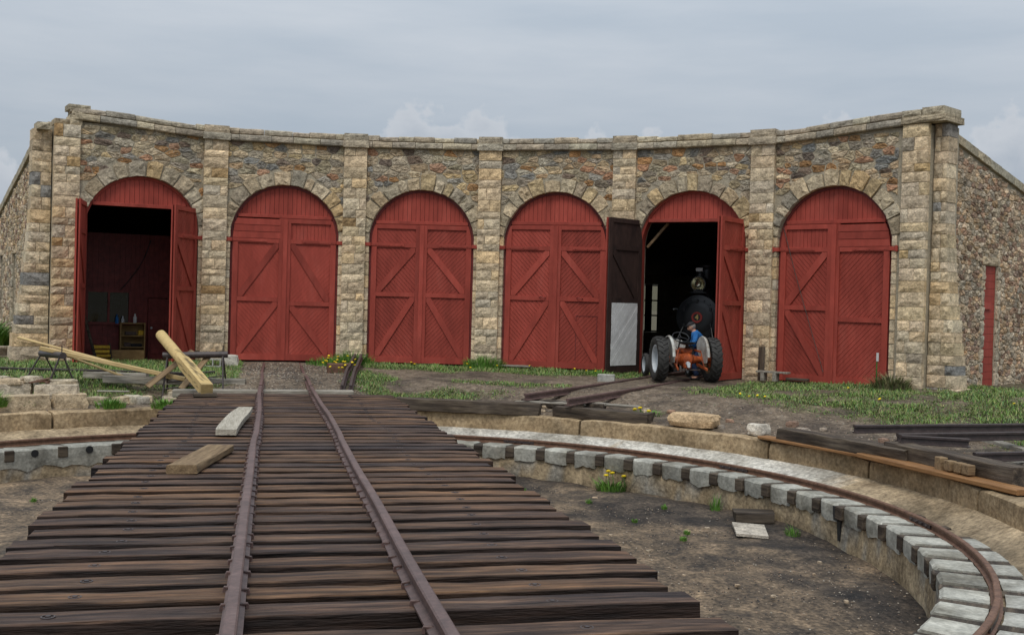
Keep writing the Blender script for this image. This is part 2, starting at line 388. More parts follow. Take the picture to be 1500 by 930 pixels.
# ---- retaining wall of the pit, cast in segments
pw = thing('pit_retaining_wall', 'low tan concrete wall curving round the rim of the turntable pit', 'wall', T(PC.x, PC.y, PITZ))
joints = [-180, -150, -118, -90, -62, -43, -28.5, 10, 39.5, 66, 80.5, 97.5, 113, 130, 152]
def wallseg(a0, a1):
    m = MB(); n = max(6, int((a1-a0)/1.3)); g_ = .16
    prof = [(R_WALL+.03, -1.1), (R_WALL, -.79), (R_WALL-.005, -.62), (R_WALL, -.50), (R_WALL+.035, -.478), (R_WALL+.2, -.475), (R_WALL+.36, -.49), (R_WALL+.37, -1.1)]
    tint = rnd(.88, 1.08)
    for i in range(n+1):
        a = radians(a0+g_+(a1-a0-2*g_)*i/n)
        for j, (r, z) in enumerate(prof):
            e_ = .5 if i in (0, n) and j in (3, 4, 5) else 0
            q = ringpt(r+.018*fbm(a*9, z*4, 1.5, 2)+.03*e_, a, z+.022*fbm(a*9, r, 1.7, 6)-.05*e_)
            m.v.append(q); w = tint*(1+.25*fbm(a*9, z*3, .9, 8)); m.c.append((w, w*.99, w*.97))
    k = len(prof)
    for i in range(n):
        for j in range(k-1): m.f.append([i*k+j, i*k+j+1, (i+1)*k+j+1, (i+1)*k+j])
    m.f += [list(range(k)), list(range((n+1)*k-1, n*k-1, -1))]
    return m.build('wall_segment', 'tan_concrete', pw, smooth=40)
for a0, a1 in zip(joints, joints[1:]+[180]): wallseg(a0, a1)

# ---- ledge and curb: old tan base, pale concrete blocks between the tie ends
cb = thing('pit_curb', 'stepped curb of pale concrete blocks on a tan base inside the pit', 'curb', T(PC.x, PC.y, PITZ))
m = MB(); n = 420
prof = [(R_CURB+.05, -2.0), (R_CURB+.035, -1.5), (R_CURB+.03, -1.2), (R_CURB+.045, -1.02), (R_CURB+.3, -1.0), (R_RING-.12, -.975), (R_RING+.1, -.972), (R_RING+.3, -.93), (R_WALL-.02, -.80), (R_WALL+.06, -.79)]
for i in range(n):
    a = 2*pi*i/n
    for j, (r, z) in enumerate(prof):
        ad_ = degrees(a) if a < pi else degrees(a)-360
        if j >= 6:
            pale = smooth(-4, 2, ad_)*smooth(80+4*fbm(a*30, r*3), 76, ad_)
            c = tuple(Vector((.37, .29, .19)).lerp(Vector((.47, .455, .41)), pale)*(1+.25*fbm(a*14, r*4, 1, 5)))
            if ad_ > 88 and j < 8: c = tuple(x*(.62+.3*fbm(a*20, r, 1, 3)) for x in c)
        else:
            w = 1+.35*fbm(a*14, z*5, 1, 3); st_ = smooth(.05, .4, fbm(a*18, z*1.2, 1, 33)); c = tuple(Vector((.36, .285, .185)).lerp(Vector((.30, .285, .25)), st_)*w)
        if ad_ > 86 and j in (6, 7): z = -.985
        m.v.append(ringpt(r+.02*fbm(a*12, z*3, 1, 1)+(.12*smooth(86, 92, ad_) if j == 7 else 0), a, z+.012*fbm(a*12, r*2, 1, 7))); m.c.append(c)
k = len(prof)
for i in range(n):
    for j in range(k-1): m.f.append([i*k+j, i*k+j+1, ((i+1) % n)*k+j+1, ((i+1) % n)*k+j])
m.build('curb_base', 'ledge_mix', cb, smooth=50)
ct = thing('circular_track', 'rusty ring rail on short dark ties round the turntable pit', 'track', T(PC.x, PC.y, LEDGE))
TA = []                                                       # tie angles (degrees)
a = 19.0
while a < 150: TA.append(a); a += 4.72+rnd(-.12, .12)
TL = [-16.5, -23.4, -30.5, -37.5, -44.5]
RAILP = [(-.055, 0), (.055, 0), (.055, .012), (.012, .026), (.010, .072), (.033, .082), (.033, .108), (.024, .116), (-.024, .116), (-.033, .108), (-.033, .082), (-.010, .072), (-.012, .026), (-.055, .012)]
m = MB(); n = 220
m.sweep(RAILP, [ringpt(R_RING+.008*fbm(i*.4, 0), 2*pi*i/n, -.962) for i in range(n+1)])
m.build('ring_rail', 'rusty_rail', ct, smooth=35)
proto = MB(); proto.box((0, .44, 0), (.172, .92, .19), b=.012); tme = proto.mesh('tie', 'old_timber')
for a in TA+TL:
    M_ = T(PC.x, PC.y, 0) @ RZ(-radians(a)) @ T(0, R_CURB+rnd(-.035, .01), -1.048+rnd(-.006, .006)) @ RZ(rnd(-.02, .02))
    link(bpy.data.objects.new('tie', tme), ct, M_)
for i, a in enumerate(TA):                                    # joint bars and bolts where two ring rails meet
    if i % 7 == 3:
        q = MB()
        for s in (-1, 1): q.sweep([(s*.014, .03), (s*.032, .03), (s*.032, .078), (s*.014, .078)], [ringpt(R_RING, radians(a+t), -.96) for t in (-2.2, -1, 0, 1, 2.2)])
        for t in (-1.6, -.5, .5, 1.6):
            p_ = ringpt(R_RING-.04, radians(a+t), -.906); q.box((0, 0, 0), (.03, .03, .03), T(*p_) @ RZ(-radians(a)), b=.006)
        q.build('joint_bar', 'dark_steel', ct)
def curbblock(a0, a1, left=False):
    q = MB(); n = 40 if left else 7; tint = rnd(.74, 1.1); r0 = R_CURB+.004 if left else R_CURB-.02+rnd(-.012, .012); dz = -.018 if left else 0
    cols = []
    for i in range(n+1):
        a = radians(a0+(a1-a0)*i/n); zb = -1.19+.07*fbm(a*22, 0, 1, 4)+.02*fbm(a*90, 0, 1, 8)-(.11 if left else 0)
        e_ = .02 if i in (0, n) else 0
        pr = [(R_RING-.07, -1.03), (R_RING-.07, -.945+dz), (r0+.04, LEDGE+dz), (r0+e_, LEDGE-.03+dz), (r0-.004+e_, -1.08), (r0+.012+e_, zb), (R_CURB+.09, zb+.03), (R_CURB+.09, -1.03)]
        for r, z in pr: w_ = tint*(1+.3*fbm(a*30, z*9+r*3, 1, 6)); q.v.append(ringpt(r+.012*fbm(a*45, z*6, 1, 2), a+.002*fbm(a*30, z*9), z+.012*fbm(a*45, r*5))); q.c.append((w_, w_*.99, w_*.96))
    k = 8
    for i in range(n):
        for j in range(k): q.f.append([i*k+j, i*k+(j+1) % k, (i+1)*k+(j+1) % k, (i+1)*k+j])
    q.f += [list(range(k)), list(range((n+1)*k-1, n*k-1, -1))]
    return q.build('concrete_block', 'concrete', cb, smooth=30)
hw_ = degrees(.09/R_CURB)
for a0, a1 in zip(TA, TA[1:]): curbblock(a0+hw_, a1-hw_)
curbblock(-58, -12, True)
q = MB()
for a0, a1, z0, z1, rr in ((88.35, 89.6, -1.16, -.96, R_CURB-.042), (88.6, 89.35, -1.45, -1.16, R_CURB+.012)):
    vs = []
    for z, sh in ((z1, 0), ((z0+z1)/2, .08), (z0, .2)):
        for t in (a0+sh, a1-sh): vs += [ringpt(rr, radians(t), z), ringpt(rr+.12, radians(t), z)]
    q.add(vs, [[0, 2, 6, 4], [4, 6, 10, 8], [0, 4, 5, 1], [4, 8, 9, 5], [2, 3, 7, 6], [6, 7, 11, 10], [0, 1, 3, 2], [8, 10, 11, 9]])
q.build('tar_drip', 'black_paint', cb)
def outpad(a0, a1):
    q = MB(); n = 4
    for i in range(n+1):
        a = radians(a0+(a1-a0)*i/n)
        for r, z in ((R_RING+.075, -1.02), (R_RING+.075, -.95), (R_RING+.36, -.945), (R_RING+.37, -1.02)): q.v.append(ringpt(r+.01*fbm(a*40, r), a, z)); q.c.append((1, 1, 1))
    for i in range(n):
        for j in range(4): q.f.append([i*4+j, i*4+(j+1) % 4, i*4+4+(j+1) % 4, i*4+4+j])
    q.f += [[0, 1, 2, 3], [n*4+3, n*4+2, n*4+1, n*4]]; q.build('concrete_block', 'concrete', cb, smooth=30)
for a0, a1 in zip(TA, TA[1:]):
    if a0 > 99: outpad(a0+hw_, a1-hw_)
for a in (-20, -27.0, -34.2, -41.2):                          # black discs on the left blocks, painting the dark inside round pipe holes
    q = MB(); M_ = T(PC.x, PC.y, 0) @ RZ(-radians(a)) @ T(0, R_CURB+.0, -1.035) @ RZ(-pi/2)
    q.lathe([(.066, -.012), (.066, .006), (0, .006)], 18, M_); q.build('hole_shade_disc', 'black_paint', cb)

# ------------------------------------------------------------------ the stone roundhouse
RH = thing('stone_roundhouse', 'curved stone roundhouse with six arched red doors and stone pilasters', 'building', T(XR, YC+R, 0))
HW, SPR, RAD = 1.903, 3.42, 1.485                            # half bay, spring line, arch radius
RUB = [(.27, .25, .215), (.20, .20, .19), (.40, .325, .215), (.45, .385, .275), (.31, .185, .09), (.33, .20, .13), (.17, .135, .11), (.31, .27, .185), (.37, .30, .21), (.25, .22, .175), (.43, .34, .20), (.36, .32, .25), (.33, .285, .2), (.38, .29, .19)]
BUFF = [(.56, .465, .325), (.52, .43, .305), (.60, .50, .355), (.48, .40, .29), (.57, .45, .285), (.51, .435, .33)]
def vary(c, s=.12):
    f = 1+rnd(-s, s); w = rnd(-.05, .06); return (c[0]*f*(1+w), c[1]*f, c[2]*f*(1-w))
def topz(t):                                                  # coping top, t in bays
    return 6.40+.2*smooth(-.4, -1.5, t)+.2*smooth(3.6, 4.6, t)
def polystone(q, poly, y0, b, back, col, M=None, k2=.93, k3=.5):
    n = len(poly); cx = sum(p[0] for p in poly)/n; cz = sum(p[1] for p in poly)/n
    def ring(k, y, j): return [(cx+(x-cx)*k+rnd(-j, j), y+rnd(-j, j)*.9, cz+(z-cz)*k+rnd(-j, j)) for x, z in poly]
    w = max(p[0] for p in poly)-min(p[0] for p in poly); tx, tz = rnd(-.1, .1), rnd(-.16, .1)
    r1 = ring(.975, y0, .004)
    r2 = [(x, y-b*rnd(.45, 1.1)+tx*(x-cx)*.5+tz*(z-cz)*.5, z) for x, y, z in ring(k2, y0, .008)]
    r3 = [(x, y-b*rnd(.5, 1.5)+tx*(x-cx)+tz*(z-cz), z) for x, y, z in ring(k3, y0, .02)]
    vs = [(x, back, z) for x, z in poly]+r1+r2+r3+[(cx, y0-b*rnd(.9, 1.4), cz)]
    fs = []
    for k in range(3):
        for i in range(n): fs.append([k*n+i, k*n+(i+1) % n, (k+1)*n+(i+1) % n, (k+1)*n+i])
    fs += [[3*n+i, 3*n+(i+1) % n, 4*n] for i in range(n)]
    q.add(vs, fs, col, M); return q
def quadpoly(x0, x1, z0, z1, j=.012, cut=.025):
    w, h = x1-x0, z1-z0; c = min(cut, w*.2, h*.22)
    P_ = [(x0+c, z0), ((x0+x1)/2, z0), (x1-c, z0), (x1, z0+c), (x1, (z0+z1)/2), (x1, z1-c), (x1-c, z1), ((x0+x1)/2, z1), (x0+c, z1), (x0, z1-c), (x0, (z0+z1)/2), (x0, z0+c)]
    return [(x+rnd(-j, j), z+rnd(-j, j)) for x, z in P_]
def archtop(x, r=RAD): return SPR+sqrt(max(0, r*r-x*x))
def courses(z0, z1, lo, hi):
    out = [z0]
    while out[-1] < z1-lo: out.append(out[-1]+rnd(lo, hi))
    k = (z1-z0)/(out[-1]-z0); return [z0+(z-z0)*k for z in out]
def rubble(x0, x1, z0, z1, hlo, hhi, wlo, whi, wig=.035, seed=0):
    """random rubble: cells round jittered course centres, their corners rounded off"""
    pts = []; cs = courses(z0, z1, hlo, hhi); kz = 1.9
    for a, b in zip(cs, cs[1:]):
        x = x0-rnd(0, .2)
        while x < x1+.1:
            w = wlo+(whi-wlo)*rnd(0, 1)**1.6; c_ = x+w/2
            if b-a > hhi*.7 and rnd(0, 1) < .35:
                pts.append((c_+rnd(-.06, .06), a+(b-a)*.27)); pts.append((c_+rnd(-.06, .06), a+(b-a)*.77))
            else: pts.append((c_, (a+b)/2+rnd(-.3, .3)*(b-a)))
            x += w
    out = []; cell = 1.2*whi; grid = {}
    for p in pts: grid.setdefault((int(p[0]//cell), int(p[1]//cell)), []).append(p)
    for p in pts:
        gx, gz_ = int(p[0]//cell), int(p[1]//cell)
        pol = [(max(x0, p[0]-whi), max(z0, p[1]-hhi)), (min(x1, p[0]+whi), max(z0, p[1]-hhi)), (min(x1, p[0]+whi), min(z1, p[1]+hhi)), (max(x0, p[0]-whi), min(z1, p[1]+hhi))]
        if pol[1][0]-pol[0][0] < .03: continue
        for o in (q for i in (-1, 0, 1) for j in (-1, 0, 1) for q in grid.get((gx+i, gz_+j), ())):
            if o is p: continue
            nx, nz = o[0]-p[0], (o[1]-p[1])*kz*kz; mx_, mz_ = (o[0]+p[0])/2, (o[1]+p[1])/2; new = []
            for i in range(len(pol)):
                u, v = pol[i-1], pol[i]; du = (u[0]-mx_)*nx+(u[1]-mz_)*nz; dv = (v[0]-mx_)*nx+(v[1]-mz_)*nz
                if (du <= 0) != (dv <= 0): t = du/(du-dv); new.append((u[0]+(v[0]-u[0])*t, u[1]+(v[1]-u[1])*t))
                if dv <= 0: new.append(v)
            pol = new
            if len(pol) < 3: break
        if len(pol) < 3 or area(pol) < .002: continue
        n = len(pol); cx = sum(q[0] for q in pol)/n; cz = sum(q[1] for q in pol)/n
        k_ = 1-min(.12, .011/sqrt(area(pol))*1.6); pol = [(cx+(x-cx)*k_, cz+(z-cz)*k_) for x, z in pol]
        rp = []
        for i in range(n):
            u, v = pol[i-1], pol[i]; L_ = hypot(v[0]-u[0], v[1]-u[1])
            if L_ < .02: rp.append(((u[0]+v[0])/2, (u[1]+v[1])/2)); continue
            e_ = min(.3, .016/L_)
            for t in ((e_, 1-e_) if L_ < .14 else (e_, .5, 1-e_)): rp.append((u[0]+(v[0]-u[0])*t+rnd(-.007, .007), u[1]+(v[1]-u[1])*t+rnd(-.007, .007)))
        if len(rp) > 3: out.append(rp)
    return out
def area(p): return abs(sum(p[i][0]*p[(i+1) % len(p)][1]-p[(i+1) % len(p)][0]*p[i][1] for i in range(len(p))))/2

for k in range(-1, 5):
    M_ = bayM(k)
    # mortar core of the panel with its arched opening
    q = MB(); inn = []; out = []
    for z in (-.25, 1.2, 2.4): inn.append((-RAD, z)); out.append((-HW-.03, z))
    for i in range(33):
        a = pi-pi*i/32; x, z = RAD*cos(a), SPR+RAD*sin(a); inn.append((x, z))
        t = min((HW+.03)/max(1e-6, abs(cos(a))), (6.2-SPR)/max(1e-6, sin(a))); out.append((t*cos(a), SPR+t*sin(a)))
    for z in (2.4, 1.2, -.25): inn.append((RAD, z)); out.append((HW+.03, z))
    n = len(inn); vs = [(x, y, z) for L_ in (inn, out) for y in (0, .62) for x, z in L_]
    fs = []
    for i in range(n-1):
        fs += [[i, i+1, 2*n+i+1, 2*n+i], [n+i, 3*n+i, 3*n+i+1, n+i+1], [i, n+i, n+i+1, i+1], [2*n+i, 2*n+i+1, 3*n+i+1, 3*n+i]]
    q.add(vs, fs, (1, 1, 1), M_); pan = q.build('wall_panel', 'mortar', RH)
    # rubble above the arch
    ex = RAD+.36; st = []
    for pol in rubble(-1.585, 1.585, SPR+.3, topz(k)-.36, .11, .29, .14, .66, .04, k+2):
        cx = sum(p[0] for p in pol)/len(pol); cz = sum(p[1] for p in pol)/len(pol)
        if hypot(cx, cz-SPR) < ex+.02: continue
        pol = [(x, z) if hypot(x, z-SPR) > ex else (x*ex/hypot(x, z-SPR), SPR+(z-SPR)*ex/hypot(x, z-SPR)) for x, z in pol]
        if area(pol) > .008: st.append(pol)
    st.sort(key=area, reverse=True); rest = MB()
    for i, pol in enumerate(st):
        col = tuple(1.14*x for x in vary(random.choice(RUB), .2)); tgt = MB() if i < 50 else rest
        polystone(tgt, pol, -rnd(.003, .009), rnd(.006, .024), .03, col, M_)
        if i < 50: tgt.build('stone', 'stone', pan)
    # narrow jamb blocks beside the opening
    for s in (-1, 1):
        cs = courses(-.1, SPR+.25, .22, .36)
        for a, b in zip(cs, cs[1:]):
            x0, x1 = sorted((s*(RAD-.012), s*1.6)); rest.add(*[
                [(x0, .3, a+.008), (x1, .3, a+.008), (x1, .3, b-.008), (x0, .3, b-.008), (x0+.006, -.02, a+.014), (x1, -.02, a+.014), (x1, -.024, b-.014), (x0+.006, -.012, b-.014)],
                [[4, 5, 6, 7], [0, 1, 5, 4], [1, 2, 6, 5], [2, 3, 7, 6], [3, 0, 4, 7]]], vary(random.choice(BUFF), .18), M_)
    tag(rest.build('small_stones', 'stone', pan), kind='stuff')
    # voussoirs
    a = radians(9); L_ = []
    while a < radians(171): L_.append(a); a += rnd(.14, .27)
    L_ = [radians(9)+(x-radians(9))*(radians(162)/(L_[-1]-radians(9))) for x in L_]
    for a0, a1 in zip(L_, L_[1:]):
        r0, r1 = RAD+rnd(-.015, .005), RAD+rnd(.31, .45); g_ = .012/RAD; a0 += g_; a1 -= g_; am = (a0+a1)/2; rm = (r0+r1)/2
        pol = [(r*cos(t)+rnd(-.008, .008), SPR+r*sin(t)+rnd(-.008, .008)) for r, t in ((r0, a0), (r0+.003, am), (r0, a1), (rm, a1), (r1-.01+rnd(-.04, .01), a1-.008), (r1+rnd(-.01, .02), am), (r1-.01+rnd(-.04, .01), a0+.008), (rm, a0))]
        q = MB(); polystone(q, pol, -rnd(.025, .04), rnd(.018, .04), .32, vary(random.choice([(.46, .385, .27), (.41, .34, .235), (.36, .305, .22), (.33, .29, .225), (.44, .34, .2), (.48, .41, .3)]), .15), M_)
        q.build('voussoir', 'stone', pan)
    # timber arch frame round the opening
    q = MB(); sec = []
    pts = [(-RAD, -.05), (-RAD, SPR)]+[(RAD*cos(pi-pi*i/28), SPR+RAD*sin(pi-pi*i/28)) for i in range(1, 28)]+[(RAD, SPR), (RAD, -.05)]
    for x, z in pts:
        kx = (RAD-.07)/RAD
        xi, zi = (x*kx, z) if z <= SPR else (x*kx, SPR+(z-SPR)*kx)
        sec += [(x*.999, .1, z), (xi, .1, zi), (xi, .36, zi), (x*.999, .36, z)]
    fs = []
    for i in range(len(pts)-1):
        for j in range(4): fs.append([i*4+j, i*4+(j+1) % 4, i*4+4+(j+1) % 4, i*4+4+j])
    q.add(sec, fs, (1, 1, 1), M_); q.build('arch_frame', 'red_paint' if k in (-1, 3) else 'dark_red', RH)

# pilasters between the bays
def block(q, x0, x1, z0, z1, yf, yb, col, M, rel=.028):
    nx, nz = (5, 4) if x1-x0 > .35 else (4, 4)
    vs = []; fs = []
    for i in range(nx):
        for j in range(nz):
            u, v = i/(nx-1), j/(nz-1); inn_ = 0 < i < nx-1 and 0 < j < nz-1
            if 0 < i < nx-1: u += rnd(-.06, .06)
            if 0 < j < nz-1: v += rnd(-.07, .07)
            vs.append((x0+(x1-x0)*u+(0 if inn_ else rnd(-.004, .004)), yf-(rnd(.3, 1.25)*rel if inn_ else rnd(-.006, .004)), z0+(z1-z0)*v))
    for i in range(nx-1):
        for j in range(nz-1): fs.append([i*nz+j, (i+1)*nz+j, (i+1)*nz+j+1, i*nz+j+1])
    n = len(vs); bd = [i*nz for i in range(nx)]+[(nx-1)*nz+j for j in range(1, nz)]+[i*nz+nz-1 for i in range(nx-2, -1, -1)]+[j for j in range(nz-2, 0, -1)]
    for b in bd: vs.append((vs[b][0], yb, vs[b][2]))
    for i in range(len(bd)): j = (i+1) % len(bd); fs.append([bd[i], bd[j], n+j, n+i])
    q.add(vs, fs, col, M); return q
RJ = R/cos(D/2)
def pilaster(t, zt, hw=.32, z0=-.15):
    M_ = bayM(t, RJ)
    q = MB(); q.box((0, .2, (zt+z0)/2-.02), (hw*2-.03, .65, zt-z0-.04), M_); core = q.build('pilaster', 'mortar', RH)
    cs = courses(z0, zt, .18, .34)
    for a, b in zip(cs, cs[1:]):
        sp = [-hw, hw] if rnd(0, 1) < .38 else [-hw, rnd(-.14, .14), hw]
        for x0, x1 in zip(sp, sp[1:]):
            c = random.choice(BUFF) if rnd(0, 1) > .05 else random.choice([(.36, .25, .13), (.36, .31, .24), (.44, .32, .17)])
            q = MB(); block(q, x0+.005, x1-.005, a+.005, b-.005, -.155+rnd(-.008, .012), -.02, vary(c, .14), M_); q.build('block', 'stone', core)
for k in range(-1, 4): pilaster(k+.5, topz(k+.5)-.36)
TLEFT, TRIGHT = -1.5, 4.535
pilaster(TLEFT, 6.1); pilaster(TRIGHT, topz(4.5)-.36)

# coping: two courses of slabs, broken off at the left corner
for k in range(-1, 5):
    x = -HW-.02
    for lay in range(2):
        x = -1.72 if (k == -1 and lay == 0) else (-1.85 if k == -1 else -HW-.02); xe = HW+.02 if k < 4 else HW+.12
        while x < xe-.05:
            e_ = min(xe, x+rnd(.42, .95)); e_ = xe if xe-e_ < .25 else e_
            def zt(xx): return topz(k+xx/3.8)
            za = (zt(x)-.365, zt(e_)-.365) if lay == 0 else (zt(x)-.18, zt(e_)-.18)
            h = .18 if lay == 0 else .17+rnd(-.03, .012)
            yf = -.13-rnd(0, .03) if lay == 0 else -.07-rnd(0, .035)
            q = MB(); vs = []
            for y, zz in ((yf, .012), (yf+.0, .0)):
                pass
            n_ = 5
            for i in range(n_):
                u = i/(n_-1); xx = x+.006+(e_-x-.012)*u; zb = za[0]+(za[1]-za[0])*u
                c_ = .02 if i in (0, n_-1) else 0
                for y, z in ((.6, zb), (yf+.02+c_, zb+.006), (yf+c_-rnd(0, .012), zb+.03), (yf+c_-rnd(0, .02), zb+h*.5), (yf+c_, zb+h-.03), (yf+.04, zb+h-rnd(0, .012)), (.6, zb+h)):
                    vs.append((xx, y, z))
            fs = [[i*7+j, i*7+(j+1) % 7, i*7+7+(j+1) % 7, i*7+7+j] for i in range(n_-1) for j in range(7)]+[list(range(7)), list(range(n_*7-1, n_*7-8, -1))]
            q.add(vs, fs, vary(random.choice([(.36, .32, .25), (.33, .295, .24), (.4, .36, .27), (.29, .265, .22)]), .15), bayM(k)); q.build('coping_stone', 'stone', RH); x = e_
for k in list(range(-1, 4)):                                   # caps over the pilasters
    M_ = bayM(k+.5, RJ); z = topz(k+.5)
    for z0, z1, w, yf in ((z-.375, z-.185, .36, -.24), (z-.18, z+.012, .33, -.2)):
        q = MB(); block(q, -w, w, z0, z1, yf, .45, vary((.36, .32, .25), .1), M_, .02); q.build('coping_stone', 'stone', RH)
M_ = bayM(TRIGHT, RJ)
for z0, z1, x0, x1, yf in ((6.245, 6.40, -.35, .74, -.2), (6.405, 6.56, -.34, .12, -.17), (6.405, 6.6, .13, .66, -.13)):
    q = MB(); block(q, x0, x1, z0, z1, yf, .75, vary((.36, .32, .24), .08), M_, .03); q.build('coping_stone', 'stone', RH)
M_ = bayM(TLEFT, RJ)                                           # ragged stump at the left corner
for x0, x1, z0, z1 in ((-.30, .1, 6.1, 6.24), (.06, .36, 6.1, 6.36), (.1, .5, 6.36, 6.50), (.02, .56, 6.50, 6.64), (-.72, -.42, 5.92, 6.1)):
    q = MB(); block(q, x0, x1, z0, z1, -.1+rnd(0, .06), .5, vary((.38, .33, .24), .15), M_, .03); q.build('block', 'stone', RH)

# battered corner buttresses and the two end walls
SLAB = lambda s: 5.86-.215*(min(s, 9)-1.0)-.08*max(0, s-9)
for t, sg in ((TLEFT, -1), (TRIGHT, 1)):
    M_ = bayM(t, RJ) @ Matrix.Diagonal((sg, 1, 1, 1))
    zt = 5.95 if sg < 0 else 6.23
    core = MB(); core.box((.48, .48, zt/2-.1), (.3, .5, zt+.1), M_); core = core.build('buttress', 'mortar', RH)
    cs = courses(-.2, zt, .2, .34)
    for i, (a, b) in enumerate(zip(cs, cs[1:])):
        w = (.80 if sg < 0 else .66)+.42*(1-min(1, max(0, a)/3.9))**1.4+rnd(-.012, .012)
        if i == 0: w += .08
        sp = [.33, w] if rnd(0, 1) < .3 else [.33, .33+(w-.33)*rnd(.4, .65), w]
        for j, (x0, x1) in enumerate(zip(sp, sp[1:])):
            c = random.choice(BUFF) if rnd(0, 1) > .1 else random.choice([(.27, .26, .245), (.36, .25, .14), (.24, .235, .225)])
            q = MB(); block(q, x0+.004, x1-.004, a+.005, b-.005, .14+rnd(-.012, .012)-.05*(1-min(1, a/3.9)), (.62 if j == len(sp)-2 else .5), vary(c, .14), M_, .04); q.build('block', 'stone', core)
    # end wall
    L_ = 18; wins = [(2.72, 3.42, 0.02, 3.05), (5.62, 6.5, .82, 2.9)] if sg > 0 else [(4.95, 5.6, .85, 2.85), (7.7, 8.35, .85, 2.85)]
    q = MB(); xs = .46
    ys = sorted(set([.3]+[v for w_ in wins for v in w_[:2]]+[9, L_]))
    for a, b in zip(ys, ys[1:]):
        w_ = next((w_ for w_ in wins if abs(w_[0]-a) < 1e-6), None)
        spans = [(-.3, None)] if not w_ else [(-.3, w_[2]), (w_[3], None)]
        for z0, z1 in spans:
            za, zb = (z1, z1) if z1 is not None else (SLAB(a), SLAB(b))
            if z1 is not None and z1 - z0 < .01: continue
            vs = [(x, y, z) for x in (xs, xs-.5) for y, z in ((a, z0), (b, z0), (b, zb), (a, za))]
            q.add(vs, [[0, 1, 2, 3], [4, 7, 6, 5], [0, 4, 5, 1], [1, 5, 6, 2], [2, 6, 7, 3], [3, 7, 4, 0]], (.95, .93, .9), M_)
    ew = q.build('end_wall', 'mortar', RH)
    MS = M_ @ T(xs, 0, 0) @ RZ(pi/2)                           # local x runs along the wall, -y points out
    rest = MB(); smax = 9.0 if sg > 0 else 13
    PALE = [(.38, .30, .225), (.34, .235, .17), (.42, .355, .265), (.29, .25, .2), (.40, .30, .2), (.25, .18, .14), (.47, .40, .31), (.36, .31, .24)]
    for pol in rubble(.5, smax, -.15, 5.95, .10, .22, .10, .36, .05, 20+sg):
        cx = sum(p[0] for p in pol)/len(pol); cz = sum(p[1] for p in pol)/len(pol)
        if max(p[1]-SLAB(p[0]) for p in pol) > -.02: continue
        if any(a-.12 < cx < b+.12 and c-.12 < cz < d_+.25 for a, b, c, d_ in wins): continue
        polystone(rest, pol, -.006, rnd(.012, .03), .02, tuple(1.15*x for x in vary(random.choice(PALE if sg > 0 else RUB[2:4]+PALE[2:]), .2)), MS)
    tag(rest.build('small_stones', 'stone', ew), kind='stuff')
    for a, b, c, d_ in wins:
        for pol in ((b+.01, b+.2), (a-.2, a-.01)):             # dressed surround
            cs = courses(max(c, 0), d_, .25, .4)
            for z0, z1 in zip(cs, cs[1:]):
                q = MB(); polystone(q, quadpoly(pol[0], pol[1], z0+.006, z1-.006, .015), -.02, .03, .1, vary((.42, .37, .29), .15), MS); q.build('jamb_stone', 'stone', ew)
        q = MB(); polystone(q, quadpoly(a-.16, b+.16, d_+.01, d_+.22, .012), -.03, .03, .1, vary((.45, .39, .29)), MS); q.build('lintel', 'stone', ew)
        if c > .3:
            q = MB(); polystone(q, quadpoly(a-.12, b+.12, c-.16, c-.01, .01), -.06, .02, .1, vary((.42, .37, .28)), MS); q.build('sill', 'stone', ew)
        w = MB()
        if sg > 0 and c < .3:                                  # tall opening boarded up in red
            for i in range(16):
                z0 = c+(d_-c)*i/16; w.box(((a+b)/2, .03+rnd(0, .008), z0+(d_-c)/32), (b-a-.02, .03, (d_-c)/16-.006), MS)
            wo = w.build('shuttered_window', 'red_paint', RH); tag(wo, 'tall opening boarded over with red planks')
            w = MB(); w.box(((a+b)/2-.12, .0, 2.05), (.4, .04, .16), MS); w.build('patch_board', 'red_paint', wo)
        else:
            for x0, x1, z0, z1 in ((a, a+.09, c, d_), (b-.09, b, c, d_), (a+.09, b-.09, d_-.09, d_), (a+.09, b-.09, c, c+.07), (a+.09, b-.09, (c+d_)/2-.03, (c+d_)/2+.03)):
                w.box(((x0+x1)/2, .12, (z0+z1)/2), (x1-x0-.002, .1, z1-z0-.002), MS)
            wo = w.build('window', 'dark_red' if sg > 0 else 'old_timber', RH)
            w = MB(); w.box(((a+b)/2, .14, (c+d_)/2), (b-a-.17, .012, d_-c-.15), MS); w.build('pane', 'window_glass', wo)
    # sloping coping on the end wall
    s = .9; n_ = 0
    while s < L_:
        e_ = min(L_, s+rnd(.28, .5)); z0, z1 = SLAB(s), SLAB(e_); q = MB()
        vs = [(x+rnd(-.006, .006), y, z+rnd(-.008, .008)) for x in (xs+.08, xs-.55) for y, z in ((s+.004, z0), (e_-.004, z1), (e_-.004, z1+.2), (s+.004, z0+.2))]
        vs += [(xs-.15, s+.004, z0+.38), (xs-.15, e_-.004, z1+.37), (xs-.55, s+.004, z0+.38), (xs-.55, e_-.004, z1+.37)]
        q.add(vs, [[0, 1, 2, 3], [3, 2, 9, 8], [8, 9, 11, 10], [4, 10, 11, 5], [0, 4, 5, 1], [0, 3, 8, 10, 4], [1, 5, 11, 9, 2]], vary((.36, .325, .245), .12), M_)
        q.build('gable_coping', 'stone', RH); s = e_
